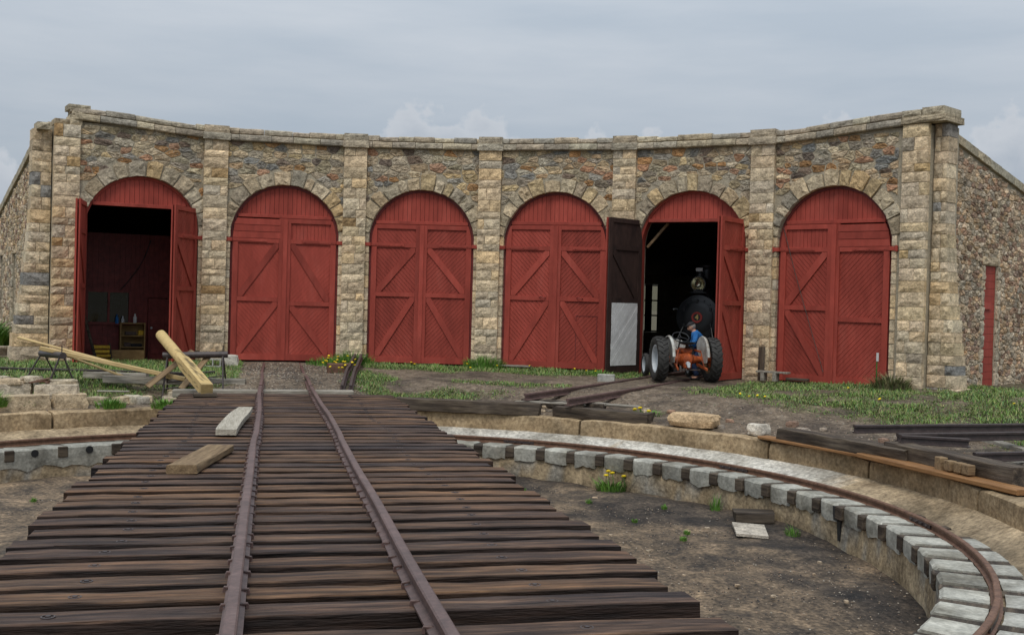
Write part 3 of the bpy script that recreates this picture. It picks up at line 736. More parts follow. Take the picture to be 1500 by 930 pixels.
# roof and back wall
q = MB()
for i in range(6):
    for y0, y1 in ((.55, 9), (9, 18.2)):
        vs = []
        for y in (y0, y1):
            for t in (i-1.5, i-.5):
                th = t*D; rr = RJ+y
                vs.append((XR+rr*sin(th), YC+rr*cos(th), SLAB(y)-.05))
        vs += [(x, y, z-.22) for x, y, z in vs]
        q.add(vs, [[0, 1, 3, 2], [4, 6, 7, 5], [0, 4, 5, 1], [2, 3, 7, 6], [0, 2, 6, 4], [1, 5, 7, 3]])
q.build('roof', 'roof_shingle', RH)
BW = 18.0
for k in range(-1, 5):
    M_ = bayM(k); w = (R+BW)*tan(D/2); zt = SLAB(BW)-.1; q = MB()
    for x0, x1, z0, z1 in ((-w, .1, -.3, zt), (.98, w, -.3, zt), (.1, .98, -.3, .68), (.1, .98, 2.75, zt)):
        q.box(((x0+x1)/2, BW+.2, (z0+z1)/2), (x1-x0, .4, z1-z0), M_)
    q.build('back_wall', 'mortar', RH)
    q = MB()
    for x, w_ in ((.13, .06), (.54, .3), (.95, .06)): q.box((x, BW+.05, 1.715), (w_, .08, 2.06), M_)
    for z in (.72, 1.4, 2.05, 2.71): q.box((.54, BW+.115, z), (.86, .05, .06), M_)
    wo = q.build('window', 'old_timber', RH)
    q = MB(); q.box((.54, BW+.16, 1.715), (.86, .008, 2.05), M_); q.build('pane', 'clear_glass', wo)

# ------------------------------------------------------------------ the doors
def clip(poly, x0, x1, z0, z1):
    for ax, lim, sgn in ((0, x0, 1), (0, x1, -1), (1, z0, 1), (1, z1, -1)):
        out = []
        for i in range(len(poly)):
            a, b = poly[i-1], poly[i]; da, db = (a[ax]-lim)*sgn, (b[ax]-lim)*sgn
            if (da >= 0) != (db >= 0):
                t = da/(da-db); out.append((a[0]+(b[0]-a[0])*t, a[1]+(b[1]-a[1])*t))
            if db >= 0: out.append(b)
        poly = out
        if not poly: return []
    return poly
def boards(q, x0, x1, z0, z1, ang, w, ya, yb, M, sx):
    """parallel boards at an angle filling a rectangle, a real gap between them"""
    c, s = cos(ang), sin(ang); cx, cz = (x0+x1)/2, (z0+z1)/2; L_ = hypot(x1-x0, z1-z0); n = int(L_/w)+2
    for i in range(-n, n+1):
        o0, o1 = i*w+.0035, (i+1)*w-.0035
        pol = [(cx+u*c-v*s, cz+u*s+v*c) for u, v in ((-L_, o0), (L_, o0), (L_, o1), (-L_, o1))]
        pol = clip(pol, x0, x1, z0, z1)
        if len(pol) > 2 and area(pol) > .0006:
            d_ = rnd(-.004, .004); q.prism([(sx*x, z) for x, z in pol], ya+d_, yb+d_, M)
def leaf(k, side, alpha, zt, top='diag', br=(1, 1), mid=1.95, bdir=-1, mat_='red_paint', inner=None, drop=0.0):
    """side -1: hinged on the left jamb, +1: on the right; alpha opens it outwards"""
    sx = -side; W = RAD-.085
    M_ = bayM(k) @ T(side*(RAD-.075), .115 if alpha < .1 else .02, 0) @ RZ(side*alpha)
    z0 = .03-drop; S = SPR-.02
    def at(u): return min(zt, SPR+sqrt(max(0, (RAD-.08)**2-(RAD-.08-u)**2))-.01)
    d_ = thing_part('door_leaf', M_)
    def pr(name, pol, ya, yb, m_=mat_):
        q = MB(); q.prism([(sx*x, z) for x, z in pol], ya, yb); return q.build(name, m_, d_, M_, local=True)
    sw = .15
    q = MB(); A = radians(47)*bdir*sx
    ang = lambda b_: radians(47) if b_ > 0 else radians(-47)
    lo, hi = sw-.02, W-sw+.02
    boards(q, lo, hi, z0+.1, mid, ang(bdir), .088, -.018, .018, None, sx)
    boards(q, lo, hi, mid, S, ang(bdir), .088, -.018, .018, None, sx)
    if top == 'diag': boards(q, lo, hi, S, zt-.06, ang(bdir), .088, -.018, .018, None, sx)
    elif top == 'vert': boards(q, lo, hi, S, zt-.06, pi/2, .1, -.018, .018, None, sx)
    tag(q.build('board_panel', mat_ if not inner else inner, d_, M_, local=True), kind='stuff')
    q = MB(); q.prism([(sx*x, z) for x, z in ((.02, z0+.02), (W-.02, z0+.02), (W-.02, zt-.02), (.14, zt-.02), (.03, S))], .0185, .027); q.build('light_stop', mat_ if not inner else inner, d_, M_, local=True)  # sheet added behind the boards to keep light from showing through the gaps
    if top == 'planks':
        for i in range(3):
            a, b = S+.0+(zt-S-.02)*i/3, S+(zt-S-.02)*(i+1)/3
            pr('plank', [(.03 if i else .0, a+.006), (W-.11, a+.006), (W-.11, b-.006), (max(.03, .12*(i == 2)), b-.006)], -.066-.006*i, .017)
    sides = [(-.058, -.019)]
    if alpha > .1: sides.append((.0275, .058))
    for si, (ya, yb) in enumerate(sides):
        m_ = mat_ if not (inner and si) else inner
        hs = [(0, z0), (sw, z0), (sw, at(sw))]+[(u, at(u)) for u in (.1, .06, .03, .01, 0)]
        pr('stile', hs, ya, yb, m_)
        pr('stile', [(W-sw, z0), (W, z0), (W, zt), (W-sw, zt)], ya-.004, yb, m_)
        if si == 0 and alpha < .1 and side > 0: pr('astragal', [(W-.06, z0), (W+.055, z0), (W+.055, zt), (W-.06, zt)], ya-.03, ya-.005, m_)
        x0, x1 = sw+.002, W-sw-.002
        if top != 'planks': pr('rail', [(x0, zt-.12), (x1, zt-.12), (x1, zt), (x0, zt)], ya, yb, m_)
        pr('rail', [(x0, S-.12), (x1, S-.12), (x1, S), (x0, S)], ya, yb, m_)
        pr('rail', [(x0, mid-.06), (x1, mid-.06), (x1, mid+.06), (x0, mid+.06)], ya, yb, m_)
        pr('rail', [(x0, z0), (x1, z0), (x1, z0+.17), (x0, z0+.17)], ya, yb, m_)
        for b_, za, zb in ((br[0], mid+.065, S-.125), (br[1], z0+.175, mid-.065)):
            if not b_: continue
            h = .13
            pol = [(x0+.01, za), (x0+h, za), (x1-.01, zb-h*.95), (x1-.01, zb), (x1-h, zb), (x0+.01, za+h*.95)]
            if b_ < 0: pol = [(x0+x1-x, z) for x, z in pol]
            pr('brace', pol, ya+.006, yb, m_)
    # strap hinges with their pins
    for z in (S-.06,):
        q = MB(); y_ = -.066
        q.box((sx*.45, y_, z), (.95, .012, .07), None, .003)
        for u in (.12, .5, .85): q.box((sx*u, y_-.008, z), (.03, .012, .03), None, .004)
        q.build('strap_hinge', mat_, d_, M_, local=True)
    return d_
def thing_part(name, M):
    return link(bpy.data.objects.new(name, None), RH, M)
ZT = {-1: 4.12, 0: 4.02, 1: 3.97, 2: 4.03, 3: 4.12, 4: 4.02}
for k in range(-1, 5):
    M_ = bayM(k); zt = ZT[k]; rr = RAD-.075
    q = MB(); x = -rr; n_ = 23; w = 2*rr/n_
    for i in range(n_):
        a, b = -rr+w*i+.004, -rr+w*(i+1)-.004
        pts = [(a, zt+.05), (b, zt+.05)]+[(c, max(zt+.055, archtop(c, rr))) for c in (b, (a+b)/2, a)]
        if archtop((a+b)/2, rr) < zt+.06: continue
        y = .125+rnd(-.003, .003); q.prism(pts, y, y+.03, M_)
    ty = q.build('tympanum', 'red_paint', RH); ty['kind'] = 'stuff'
    xt = sqrt(rr*rr-(zt-SPR)**2); q = MB(); q.box((0, .135, zt+.005), (2*xt, .14, .09), M_, .006); q.build('transom', 'red_paint', RH)
    for s in (-1, 1):                                          # iron-red hinge brackets bedded in the stone
        q = MB(); q.box((s*1.52, .03, SPR-.08), (.2, .16, .1), M_, .01); q.box((s*1.60, -.045, SPR-.08), (.08, .05, .14), M_, .01); q.build('hinge_bracket', 'red_paint', RH)
leaf(-1, -1, radians(101), ZT[-1]); leaf(-1, 1, radians(57), ZT[-1])
leaf(0, -1, 0, ZT[0]-.05, 'planks', mid=1.72); leaf(0, 1, 0, ZT[0]-.05, 'vert', mid=1.62)
for k in (1, 2):
    for s in (-1, 1): leaf(k, s, 0, ZT[k]-.05)
d3 = leaf(3, -1, radians(108), ZT[3], mat_='red_paint', inner='brown_door'); leaf(3, 1, radians(80), ZT[3], drop=.02)
leaf(4, -1, 0, ZT[4]-.05, 'vert', br=(1, -1), mid=1.88); leaf(4, 1, 0, ZT[4]-.05, 'planks', br=(0, 0), mid=1.62, bdir=-1)
q = MB()                                                        # white board let into the lower half of the dark leaf
boards(q, .16, RAD-.25, .22, 1.88, radians(-47), .115, .0585, .07, None, 1); q.build('white_panel', 'white_paint', d3, WM[d3], local=True)
M_ = bayM(2)
for x in (-.33, .72):                                           # pull handles on the fourth door
    q = MB(); q.tube([(x-.09, .06, 1.98), (x-.05, .0, 2.0), (x+.05, .0, 1.95), (x+.09, .06, 1.97)], .012, 6); q.v = [M_ @ v for v in q.v]; q.build('door_handle', 'dark_red', RH)
q = MB()                                                        # wicket door cut into the right leaf
for x0, x1, z0, z1 in ((.62, .635, .25, 1.5), (1.2, 1.215, .25, 1.5), (.635, 1.2, 1.485, 1.5)): q.box(((x0+x1)/2, .09, (z0+z1)/2), (x1-x0, .012, z1-z0-.001), M_)
q.build('wicket_trim', 'dark_red', RH)
def cable(k, pts, r=.009, mat_='red_paint'):
    q = MB(); q.tube([bayM(k) @ Vector(p) for p in pts], r, 6); return q
tag(cable(4, [(-1.33, .025, 3.9), (-.98, .02, 2.75), (-.55, .018, 1.45), (-.16, .02, .3)]).build('pull_rope', 'cast_iron'), 'thin rope slanting down over the red door beside the end pilaster', 'rope')
# open doorway braces in bay five
for x0, x1 in ((-1.36, -.78), (1.36, .78)):
    q = MB(); M_ = bayM(3); q.bar(M_ @ Vector((x0, .42, 3.42)), M_ @ Vector((x1, .42, 4.08)), .07, .07, .005); q.build('knee_brace', 'tan_wood', RH)

# ------------------------------------------------------------------ the turntable
def deckz(y): return railz(y)-.118
TT = thing('turntable', 'long railway turntable decked with dark ties and two rusty rails', 'turntable', T(PC.x, PC.y, PITZ))
tie_me = []
for v in range(9):
    q = MB(); L_ = 3.96; n = 14; h, w = .2, .236
    prof = [(-w/2+.012, -h), (w/2-.012, -h), (w/2, -h+.012), (w/2, -.009), (w/2-.009, 0), (0, -.003), (-w/2+.009, 0), (-w/2, -.009), (-w/2, -h+.012)]
    vs = []; fs = []; m_ = len(prof)
    for i in range(n+1):
        x = -L_/2+L_*i/n; bend = .008*fbm(x, v*3, .8, v)
        for j, (y, z) in enumerate(prof):
            jj = .006*fbm(x*3, j*2, 1, v*5)+(-.012*max(0, fbm(x*2.5, j, 1, v+40)) if j in (3, 4, 6, 7) else 0)
            e_ = .01 if i in (0, n) else 0
            vs.append((x+rnd(-.004, .004), y+bend+jj*.8, z+jj-(e_ if j in (4, 5, 6) else 0)))
    for i in range(n):
        for j in range(m_): fs.append([i*m_+j, i*m_+(j+1) % m_, (i+1)*m_+(j+1) % m_, (i+1)*m_+j])
    fs += [list(range(m_)), list(range((n+1)*m_-1, n*m_-1, -1))]
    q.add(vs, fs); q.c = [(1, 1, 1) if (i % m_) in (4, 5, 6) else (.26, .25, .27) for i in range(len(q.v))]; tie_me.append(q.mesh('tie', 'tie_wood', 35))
sq = MB(); sq.box((0, -.022, .008), (.02, .05, .014), None, .003); sq.box((0, -.002, -.03), (.016, .016, .07)); spike_me = sq.mesh('spike', 'rail_steel')
bq = MB(); bq.lathe([(.036, -.012), (.036, .002), (.028, .003), (.028, -.004), (.014, -.004), (.014, .006), (0, .007)], 14, RY(-pi/2)); bolt_me = bq.mesh('bolt', 'dark_steel', 40)
y = 4.3; first = True; bxl, bxr = -1.0, 1.55
GA = .4875
def railx(s, y): return XR+s*GA+.004*sin(y*.9+s)*smooth(7, 12, y)+.02*smooth(12.6, 13.4, y)-.03*smooth(16, 20, y)
while y < 21.35:
    tz = deckz(y)+rnd(-.006, .004)
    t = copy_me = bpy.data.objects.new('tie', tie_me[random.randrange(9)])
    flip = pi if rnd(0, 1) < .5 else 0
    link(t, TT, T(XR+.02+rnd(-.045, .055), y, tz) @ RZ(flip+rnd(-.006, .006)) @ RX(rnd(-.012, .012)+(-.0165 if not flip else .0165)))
    for s in (-1, 1):
        for e_ in (-1, 1):
            link(bpy.data.objects.new('spike', spike_me), TT, T(railx(s, y)+e_*.066, y+rnd(-.05, .05), tz+.014+rnd(0, .008)) @ RZ((-pi/2 if e_ > 0 else pi/2)+rnd(-.3, .3)) @ RX(rnd(-.15, .15)))
    for x in (bxl+.05*sin(y), bxr+.05*cos(y*1.3)):
        link(bpy.data.objects.new('bolt', bolt_me), TT, T(x+rnd(-.03, .03), y+rnd(-.02, .02), tz-.002))
    y += (.5 if y < 4.6 else .47 if y < 5.1 else .53 if y < 5.5 else .368+rnd(-.022, .022))
for s in (-1, 1):
    q = MB(); ys = [4.0+.45*i for i in range(41)]
    q.sweep(RAILP, [(railx(s, y_), y_, railz(y_)-.116+.006*sin(y_*1.7)) for y_ in ys if y_ < 22.1]); q.build('rail', 'rail_steel', TT, smooth=35)
    q = MB(); q.box((XR+s*.75, PC.y, -.48), (.3, 13.4, .72), None, .02); q.build('girder', 'old_timber', TT)
q = MB(); q.box((XR, PC.y, -1.25), (1.9, 1.9, .75), None, .05); q.build('pivot_pier', 'tan_concrete', TT)
# ------------------------------------------------------------------ tracks to the doors
tr = thing('middle_track', 'rusty rails running from the turntable to the second red door', 'track', T(XR, 26, -.1))
for s in (-1, 1):
    q = MB(); q.sweep(RAILP, [(railx(s, 22)+(-.01*s)*(y_-22.3)/9+.012*sin(y_*1.1)*smooth(22.3, 24, y_), y_, .06-.0085*(y_-22.3)-.116) for y_ in [22.3+.55*i for i in range(17)]]); q.build('rail', 'rail_steel', tr, smooth=35)
q = MB(); q.bar((-1.9, 23.2, -.2), (1.75, 23.35, -.2), .24, .16, .02); tag(q.build('headblock_timber', 'grey_wood'), 'pale weathered timber set across the track at the end of the deck', 'timber')
tr = thing('loose_track', 'pair of rusty rails leading from the pit rim to the open door with the tractor', 'track', bayM(3) @ T(0, -5, -.2))
M3 = bayM(3)
for xs_, y0_ in (((-1.16, -.72, -.4875, -.4875), -7.45), ((.02, .42, .4875, .4875), -7.85)):
    pts = []
    for i in range(24):
        y_ = y0_+.62*i; t_ = (y_+7.6)/4.6; x_ = xs_[0]+(xs_[1]-xs_[0])*t_ if t_ < 1 else xs_[1]+(xs_[2]-xs_[1])*smooth(0, 1, (t_-1)/.7)
        pts.append(M3 @ Vector((x_, y_, -.235+.017*(y_+7.8) if y_ < 0 else -.10)))
    q = MB(); q.sweep([(a*1.25, b*1.25) for a, b in RAILP], pts); q.build('rail', 'rail_steel', tr, smooth=35)
for i, y_ in enumerate((-6.9, -5.6, -4.4, -3.3, -2.2, -1.1)):
    q = MB(); q.box((-.5+.07*(y_+6.9)+rnd(-.1, .1), y_, -.325+.017*(y_+7.8)), (1.9, .2, .15), M3 @ RZ(rnd(-.03, .03)), .012); q.build('tie', 'grey_wood' if i % 2 else 'old_timber', tr)

# ------------------------------------------------------------------ timbers, boards, stones
def beam(name, mat_, p0, p1, w, t, label, cat, group=None, up=(0, 0, 1), b=.012, rough=.0):
    q = MB(); p0 = Vector(p0); p1 = Vector(p1); x = p1-p0; L_ = x.length; x.normalize(); y_ = Vector(up).cross(x).normalized(); z = x.cross(y_)
    M_ = Matrix(((x.x, y_.x, z.x, 0), (x.y, y_.y, z.y, 0), (x.z, y_.z, z.z, 0), (0, 0, 0, 1))); M_.translation = (p0+p1)/2
    n = max(2, int(L_/.22)); vs = []; fs = []
    pr = [(-w/2+b, -t/2), (w/2-b, -t/2), (w/2, -t/2+b), (w/2, t/2-b), (w/2-b, t/2), (-w/2+b, t/2), (-w/2, t/2-b), (-w/2, -t/2+b)]; m_ = 8; sd = rnd(0, 99)
    for i in range(n+1):
        xx = -L_/2+L_*i/n
        for j, (a, c) in enumerate(pr): vs.append((xx+(rnd(-1, 1)*rough*1.5 if i in (0, n) else 0), a+rough*fbm(xx*3, j*1.7, 1, sd), c+rough*fbm(xx*3, j*1.3, 1, sd+9)))
    for i in range(n):
        for j in range(m_): fs.append([i*m_+j, i*m_+(j+1) % m_, (i+1)*m_+(j+1) % m_, (i+1)*m_+j])
    fs += [list(range(m_)), list(range((n+1)*m_-1, n*m_-1, -1))]
    q.add(vs, fs); return tag(q.build(name, mat_, None, M_, local=True, smooth=35), label, cat, group)
def dk(y): return deckz(y)
# curled grey plank and short brown plank on the deck
q = MB(); n = 12; vs = []; fs = []
A, B = Vector((-.52, 13.95, 0)), Vector((-.34, 16.5, 0)); ax = (B-A).normalized(); ac = Vector((ax.y, -ax.x, 0))
for i in range(n+1):
    u = i/n; c = A.lerp(B, u)-ac*.045*sin(pi*u)+ac*.02; zz = dk(c.y)+.012+.13*max(0, u-.35)**1.5+.006
    hw = .13*(1-.25*max(0, u-.8)/.2 if i > 0 else .96)
    for s, h in ((-1, 0), (1, 0), (1, .07), (-1, .07)): vs.append(c+ac*s*hw+Vector((0, 0, zz+h)))
for i in range(n):
    for j in range(4): fs.append([i*4+j, i*4+(j+1) % 4, i*4+4+(j+1) % 4, i*4+4+j])
fs += [[0, 1, 2, 3], [n*4+3, n*4+2, n*4+1, n*4]]
tag(q.add(vs, fs).build('warped_plank', 'bone_wood'), 'bleached grey plank curled up at one end beside the turntable rail', 'plank')
q = MB(); vs = []; fs = []
A, B = Vector((-.78, 10.72, 0)), Vector((-.50, 12.4, 0)); ax = (B-A).normalized(); ac = Vector((ax.y, -ax.x, 0))
beam('short_plank', 'tan_wood', A+Vector((0, 0, dk(A.y)+.045)), B+Vector((0, 0, dk(B.y)+.045)), .29, .08, 'short thick brown plank lying flat across the turntable deck ties', 'plank', rough=.01)
# the peeled log, round above and squared below
q = MB(); A, B = Vector((-1.08, 20.45, .10)), Vector((-2.36, 25.5, .88)); ax = (B-A).normalized(); s_ = ax.cross(Vector((0, 0, 1))).normalized(); u_ = s_.cross(ax)
vs = []; fs = []; N_ = 24; n = 26
for i in range(n+1):
    t = i/n; c = A.lerp(B, t); rr = .10+.016*t; k_ = smooth(.52, .44, t)
    for j in range(N_):
        a = 2*pi*j/N_+pi/4; ca, sa = cos(a), sin(a); m_ = max(abs(ca), abs(sa)); sqr = .103/m_
        r_ = (rr+.006*fbm(t*9, a, 1, 2))*(1-k_)+sqr*k_
        vs.append(c+s_*ca*r_+u_*sa*r_)
    dkn = 1
for i in range(n):
    for j in range(N_): fs.append([i*N_+j, i*N_+(j+1) % N_, (i+1)*N_+(j+1) % N_, (i+1)*N_+j])
fs += [list(range(N_)), list(range((n+1)*N_-1, n*N_-1, -1))]
q.add(vs, fs)
for idx in range(len(q.v)):
    i = idx//N_; j = idx % N_; t = i/n
    w = 1.0
    if .04 < t < .6 and j in (1, 2, 3, 4, 9, 10): w = .28+.72*smooth(-.25, .2, fbm(t*11, j*.9, 1, 3))
    if i == 0: w = .55
    q.c[idx] = (w, w*.95, w*.85)
tag(q.build('peeled_log', 'log_wood', smooth=40), 'thick peeled yellow log, squared at its lower end, propped on the pipe sawhorse', 'log')
beam('prop_block', 'old_timber', (-1.32, 20.5, dk(20.5)+.035), (-.92, 20.55, dk(20.5)+.035), .16, .07, 'small dark wood block under the squared end of the log', 'block', rough=.006)
# sawhorses of welded pipe
def sawhorse(label, A, B, hgt, splay, lowbar):
    A = Vector(A); B = Vector(B); ax = (B-A).normalized(); ac = Vector((ax.y, -ax.x, 0)).normalized()
    h = thing('sawhorse', label, 'sawhorse', T((A.x+B.x)/2, (A.y+B.y)/2, 0))
    q = MB(); q.tube([A, B], .07, 14); q.build('pipe_beam', 'dark_steel', h, smooth=40)
    ft = []
    for e_, P_ in ((1, A+ax*.1), (-1, B-ax*.1)):
        for s in (-1, 1):
            f_ = P_+ac*s*splay-ax*e_*.05; f_.z = ground(f_.x, f_.y)-.03; ft.append(f_)
            q = MB(); q.tube([P_+ac*s*.03, f_], .018, 8); q.build('leg', 'dark_steel', h, smooth=40)
        q = MB(); q.tube([P_, P_+Vector((0, 0, .2))], .012, 6); q.build('stop_pin', 'dark_steel', h)
    if lowbar:
        for i, j in ((0, 2), (1, 3)):
            q = MB(); q.tube([ft[i].lerp(A+ax*.1, .28), ft[j].lerp(B-ax*.1, .28)], .014, 6); q.build('stretcher', 'dark_steel', h)
    return h
sawhorse('dark pipe sawhorse carrying the peeled log beside the deck', (-2.2, 24.25, .50), (-.87, 24.2, .545), .6, .42, True)
sawhorse('dark pipe sawhorse under the long new boards near the left stone corner', (-4.16, 24.15, .47), (-4.85, 25.55, .43), .6, .33, False)
G3 = 'new boards lying over the left sawhorse'
beam('long_board', 'new_wood', (-5.2, 24.95, .80), (-2.05, 24.55, .0), .14, .04, 'longest new yellow board sticking up over the left sawhorse', 'board')
beam('long_board', 'new_wood', (-4.72, 24.75, .585), (-1.72, 24.05, .02), .09, .09, 'square new yellow batten resting low over the left sawhorse', 'board')
beam('long_board', 'new_wood', (-4.55, 25.0, .535), (-2.85, 24.85, -.07), .14, .035, 'shorter new yellow board slipping off the left sawhorse into the grass', 'board')
beam('leaning_board', 'tan_wood', (-2.45, 23.75, -.12), (-1.6, 24.35, .60), .14, .04, 'short brown board leaning on the log sawhorse by the log', 'board', up=(-.3, -.8, .6))
beam('leaning_board', 'tan_wood', (-1.78, 23.8, -.16), (-1.16, 24.4, .64), .14, .04, 'short brown board leaning at the free end of the log sawhorse', 'board', up=(-.3, -.8, .6))
beam('grey_timber', 'grey_wood', (-3.95, 25.5, -.02), (-2.6, 25.2, -.02), .2, .14, 'grey timber lying in the grass behind the boards', 'timber', rough=.015)
beam('grey_timber', 'grey_wood', (-3.45, 24.75, -.05), (-.5, 24.55, -.08), .2, .16, 'long grey timber lying under the log sawhorse', 'timber', rough=.015)
beam('grey_timber', 'grey_wood', (-5.5, 23.9, -.12), (-4.6, 23.8, -.1), .25, .12, 'short grey timber beside the stone heap at the pit rim', 'timber', rough=.02)
beam('pale_lath', 'grey_wood', (-3.3, 22.95, -.15), (-2.7, 22.9, -.15), .12, .03, 'short pale lath lying in the grass at the rubble', 'board')
q = MB(); q.sweep(RAILP, [(-9+.6*i, 27.6-.12*i+.1*sin(i), ground(-9+.6*i, 27.6-.12*i)-.02) for i in range(14)]); tag(q.build('old_rail', 'dark_steel', smooth=35), 'old dark rail half buried in grass before the left open door', 'rail')
def rock(name, c, size, col, label, cat, group=None, mat_='stone', rz=0, sharp=.25, flat=1.0):
    bm = bmesh.new(); big_ = max(size) > .35
    bmesh.ops.create_cube(bm, size=2); bmesh.ops.subdivide_edges(bm, edges=bm.edges, cuts=4 if big_ else 2, use_grid_fill=True)
    sd = rnd(0, 99); q = MB(); rd = .10 if big_ else .4
    for v in bm.verts:
        p_ = v.co.copy(); n_ = p_.normalized()*1.25; edge = sorted(abs(x) for x in p_)[1]; rd = .32 if name in ('rim_boulder', 'pale_rock') else rd
        p_ = p_.lerp(n_, rd+.12*max(0, edge-.6)*2)
        p_ *= 1+sharp*.75*noise.fractal(p_*.9+Vector((sd, 0, 0)), 1, 2, 2)+.05*noise.noise(p_*3+Vector((0, sd, 0)))
        w_ = 1+.18*noise.noise(p_*1.5+Vector((0, 0, sd)))
        q.v.append(Vector((p_.x*size[0]/2, p_.y*size[1]/2, p_.z*size[2]/2))); q.c.append(tuple(x*w_ for x in col))
    q.f = [[v.index for v in f.verts] for f in bm.faces]; bm.free()
    return tag(q.build(name, mat_, None, T(*c) @ RZ(rz), smooth=24, local=True), label, cat, group)
def gz(x, y): return ground(x, y)
def rr_(r, a): p_ = ringpt(r, radians(a), 0); return p_.x, p_.y
# dressed stones and rubble along the left rim
for a, ln, lb in ((-38.5, 1.25, 'long tan coping stone on the pit rim beside yellow dandelions'), (-31.0, 1.0, 'tan coping stone on the pit rim beside the round green bush'), (-25.6, .62, 'squat split tan stone on the pit rim where the coping ends')):
    x, y_ = rr_(9.62, a); rock('rim_stone', (x, y_, -.36), (ln, .42, .34), (.44, .36, .25), lb, 'stone', rz=-radians(a), sharp=.14)
for i, (x, y_, s, h) in enumerate(((-4.95, 23.05, .85, .3), (-4.05, 22.95, .8, .3))):
    rock('dressed_stone', (x, y_, -.17), (s, .4, h), (.46, .41, .33), ('pale squared stone with loose slabs on top at the rim', 'pale squared stone topped by rusty scrap at the rim')[i], 'stone', rz=.05, sharp=.08)
for i, (x, y_, z, s) in enumerate(((-4.9, 23.0, .02, .5), (-4.55, 23.1, .06, .36), (-5.2, 23.15, .05, .4), (-3.95, 23.0, .01, .5))):
    rock('loose_slab', (x, y_, z), (s, .28, .12), vary((.42, .36, .27), .15), 'loose flat slab of tan stone on the squared stones', 'stone', 'loose slabs on the squared stones', rz=rnd(-.6, .6))
q = MB()
for i in range(7): q.bar((-4.35+rnd(-.2, .2), 22.95+rnd(-.15, .15), .0+rnd(0, .05)), (-4.25+rnd(-.25, .25), 22.95+rnd(-.2, .2), .03+rnd(0, .06)), .08, .02)
tag(q.build('rusty_scrap', 'rusty_rail'), 'small heap of rusty scrap iron on the pale squared stone', 'scrap')
for i in range(16):
    x = rnd(-3.4, -1.75); y_ = 14.16+sqrt(9.75**2-(x-XR)**2)+rnd(-.2, .45); s = rnd(.14, .4)
    rock('rubble_stone', (x, y_, gz(x, y_)+s*.12), (s, s*rnd(.6, 1), s*rnd(.4, .7)), vary(random.choice([(.44, .39, .3), (.36, .33, .28), (.46, .38, .26)]), .15), 'broken tan rubble stone between the coping and the turntable deck', 'stone', 'rubble at the left rim', rz=rnd(0, 3))
# timbers and stones on the right rim
def zt_(r, a, z): p_ = ringpt(r, radians(a), z); return (p_.x, p_.y, p_.z)
beam('rim_timber', 'old_timber', (2.62, 23.0, -.355), (5.45, 21.85, -.355), .3, .25, 'long black timber lying on the pit wall next to the deck', 'timber', rough=.02)
beam('rim_timber', 'old_timber', (5.78, 21.78, -.385), (7.34, 20.42, -.385), .3, .22, 'weathered brown timber on the pit wall below the loose rails', 'timber', rough=.025)
for i, (x0, y0, x1, y1) in enumerate(((5.1, 22.6, 6.4, 21.9), (5.6, 22.9, 6.9, 21.9), (6.6, 22.2, 7.5, 21.5))):
    beam('split_board', 'grey_wood', (x0, y0, -.26), (x1, y1, -.25), .16, .04, ('splintered grey board between the two rim timbers', 'splintered grey board crossing under both loose rails', 'splintered grey board beside the weathered brown timber end')[i], 'board', 'splintered boards under the loose rails', rough=.02)
rock('rim_boulder', (7.95, 19.75, -.33), (.95, .45, .26), (.46, .34, .21), 'large flat tan boulder on the pit rim', 'stone', rz=-.75, sharp=.16)
rock('pale_rock', (8.75, 18.6, -.37), (.36, .28, .2), (.55, .52, .46), 'small whitish rock on the pit rim beside the tan boulder', 'stone', rz=.4)
for i in range(22):
    r = rnd(9.6, 11.2); a = rnd(30, 75); x, y_ = rr_(r, a); s = rnd(.07, .22)
    rock('rim_rock', (x, y_, gz(x, y_)+s*.15), (s, s*rnd(.6, 1), s*rnd(.4, .7)), vary(random.choice([(.44, .38, .29), (.33, .28, .23), (.3, .2, .15)]), .15), 'small loose rock scattered on the dirt behind the right pit wall', 'stone', 'loose rocks behind the right pit wall', rz=rnd(0, 3))
beam('rim_timber', 'old_timber', (8.80, 17.7, -.335), (9.50, 14.85, -.33), .3, .21, 'mossy square timber on the pit wall left of the heavy dark beam', 'timber', rough=.02)
beam('rim_timber', 'old_timber', (9.52, 15.4, -.305), (9.76, 12.72, -.30), .34, .26, 'heavy dark beam on the pit wall with a pale cut end', 'timber', rough=.014)
beam('stained_plank', 'orange_wood', (8.60, 18.1, -.445), (9.28, 15.6, -.445), .24, .05, 'straight orange stained plank under the mossy square timber', 'plank')
beam('stained_plank', 'orange_wood', (9.20, 15.7, -.425), (9.50, 12.3, -.425), .3, .07, 'wide orange stained plank under the heavy dark beam', 'plank')
for i, (y_, dx) in enumerate(((13.98, 0), (13.76, .0), (13.56, .02), (13.38, .02))):
    q = MB(); q.box((9.40+dx, y_, -.30 if i else -.31), (.12, .15, .14 if i else .2), RZ(0), .008); tag(q.build('wood_offcut', 'tan_wood'), ('tallest pale offcut standing on end against the heavy beam', 'pale offcut right beside the tall upright one', 'pale offcut between two others against the heavy beam', 'last pale offcut of the row against the heavy beam end')[i], 'offcut', 'offcuts against the heavy beam')
for lb, p0, p1, z in (('long dark rail lying farthest back behind the mossy timber', (9.75, 17.0), (15.6, 17.2), -.28), ('long dark rail lying in front of another behind the heavy beam', (9.95, 16.0), (15.3, 16.25), -.30), ('low dark rail lying behind the heavy beam end', (10.3, 14.5), (14.4, 14.7), -.40)):
    q = MB(); P0, P1 = Vector((*p0, z+.04)), Vector((*p1, z+.08)); q.sweep([(a*1.2, b*1.2) for a, b in RAILP], [P0.lerp(P1, i/6) for i in range(7)]); tag(q.build('spare_rail', 'dark_steel', smooth=35), lb, 'rail')
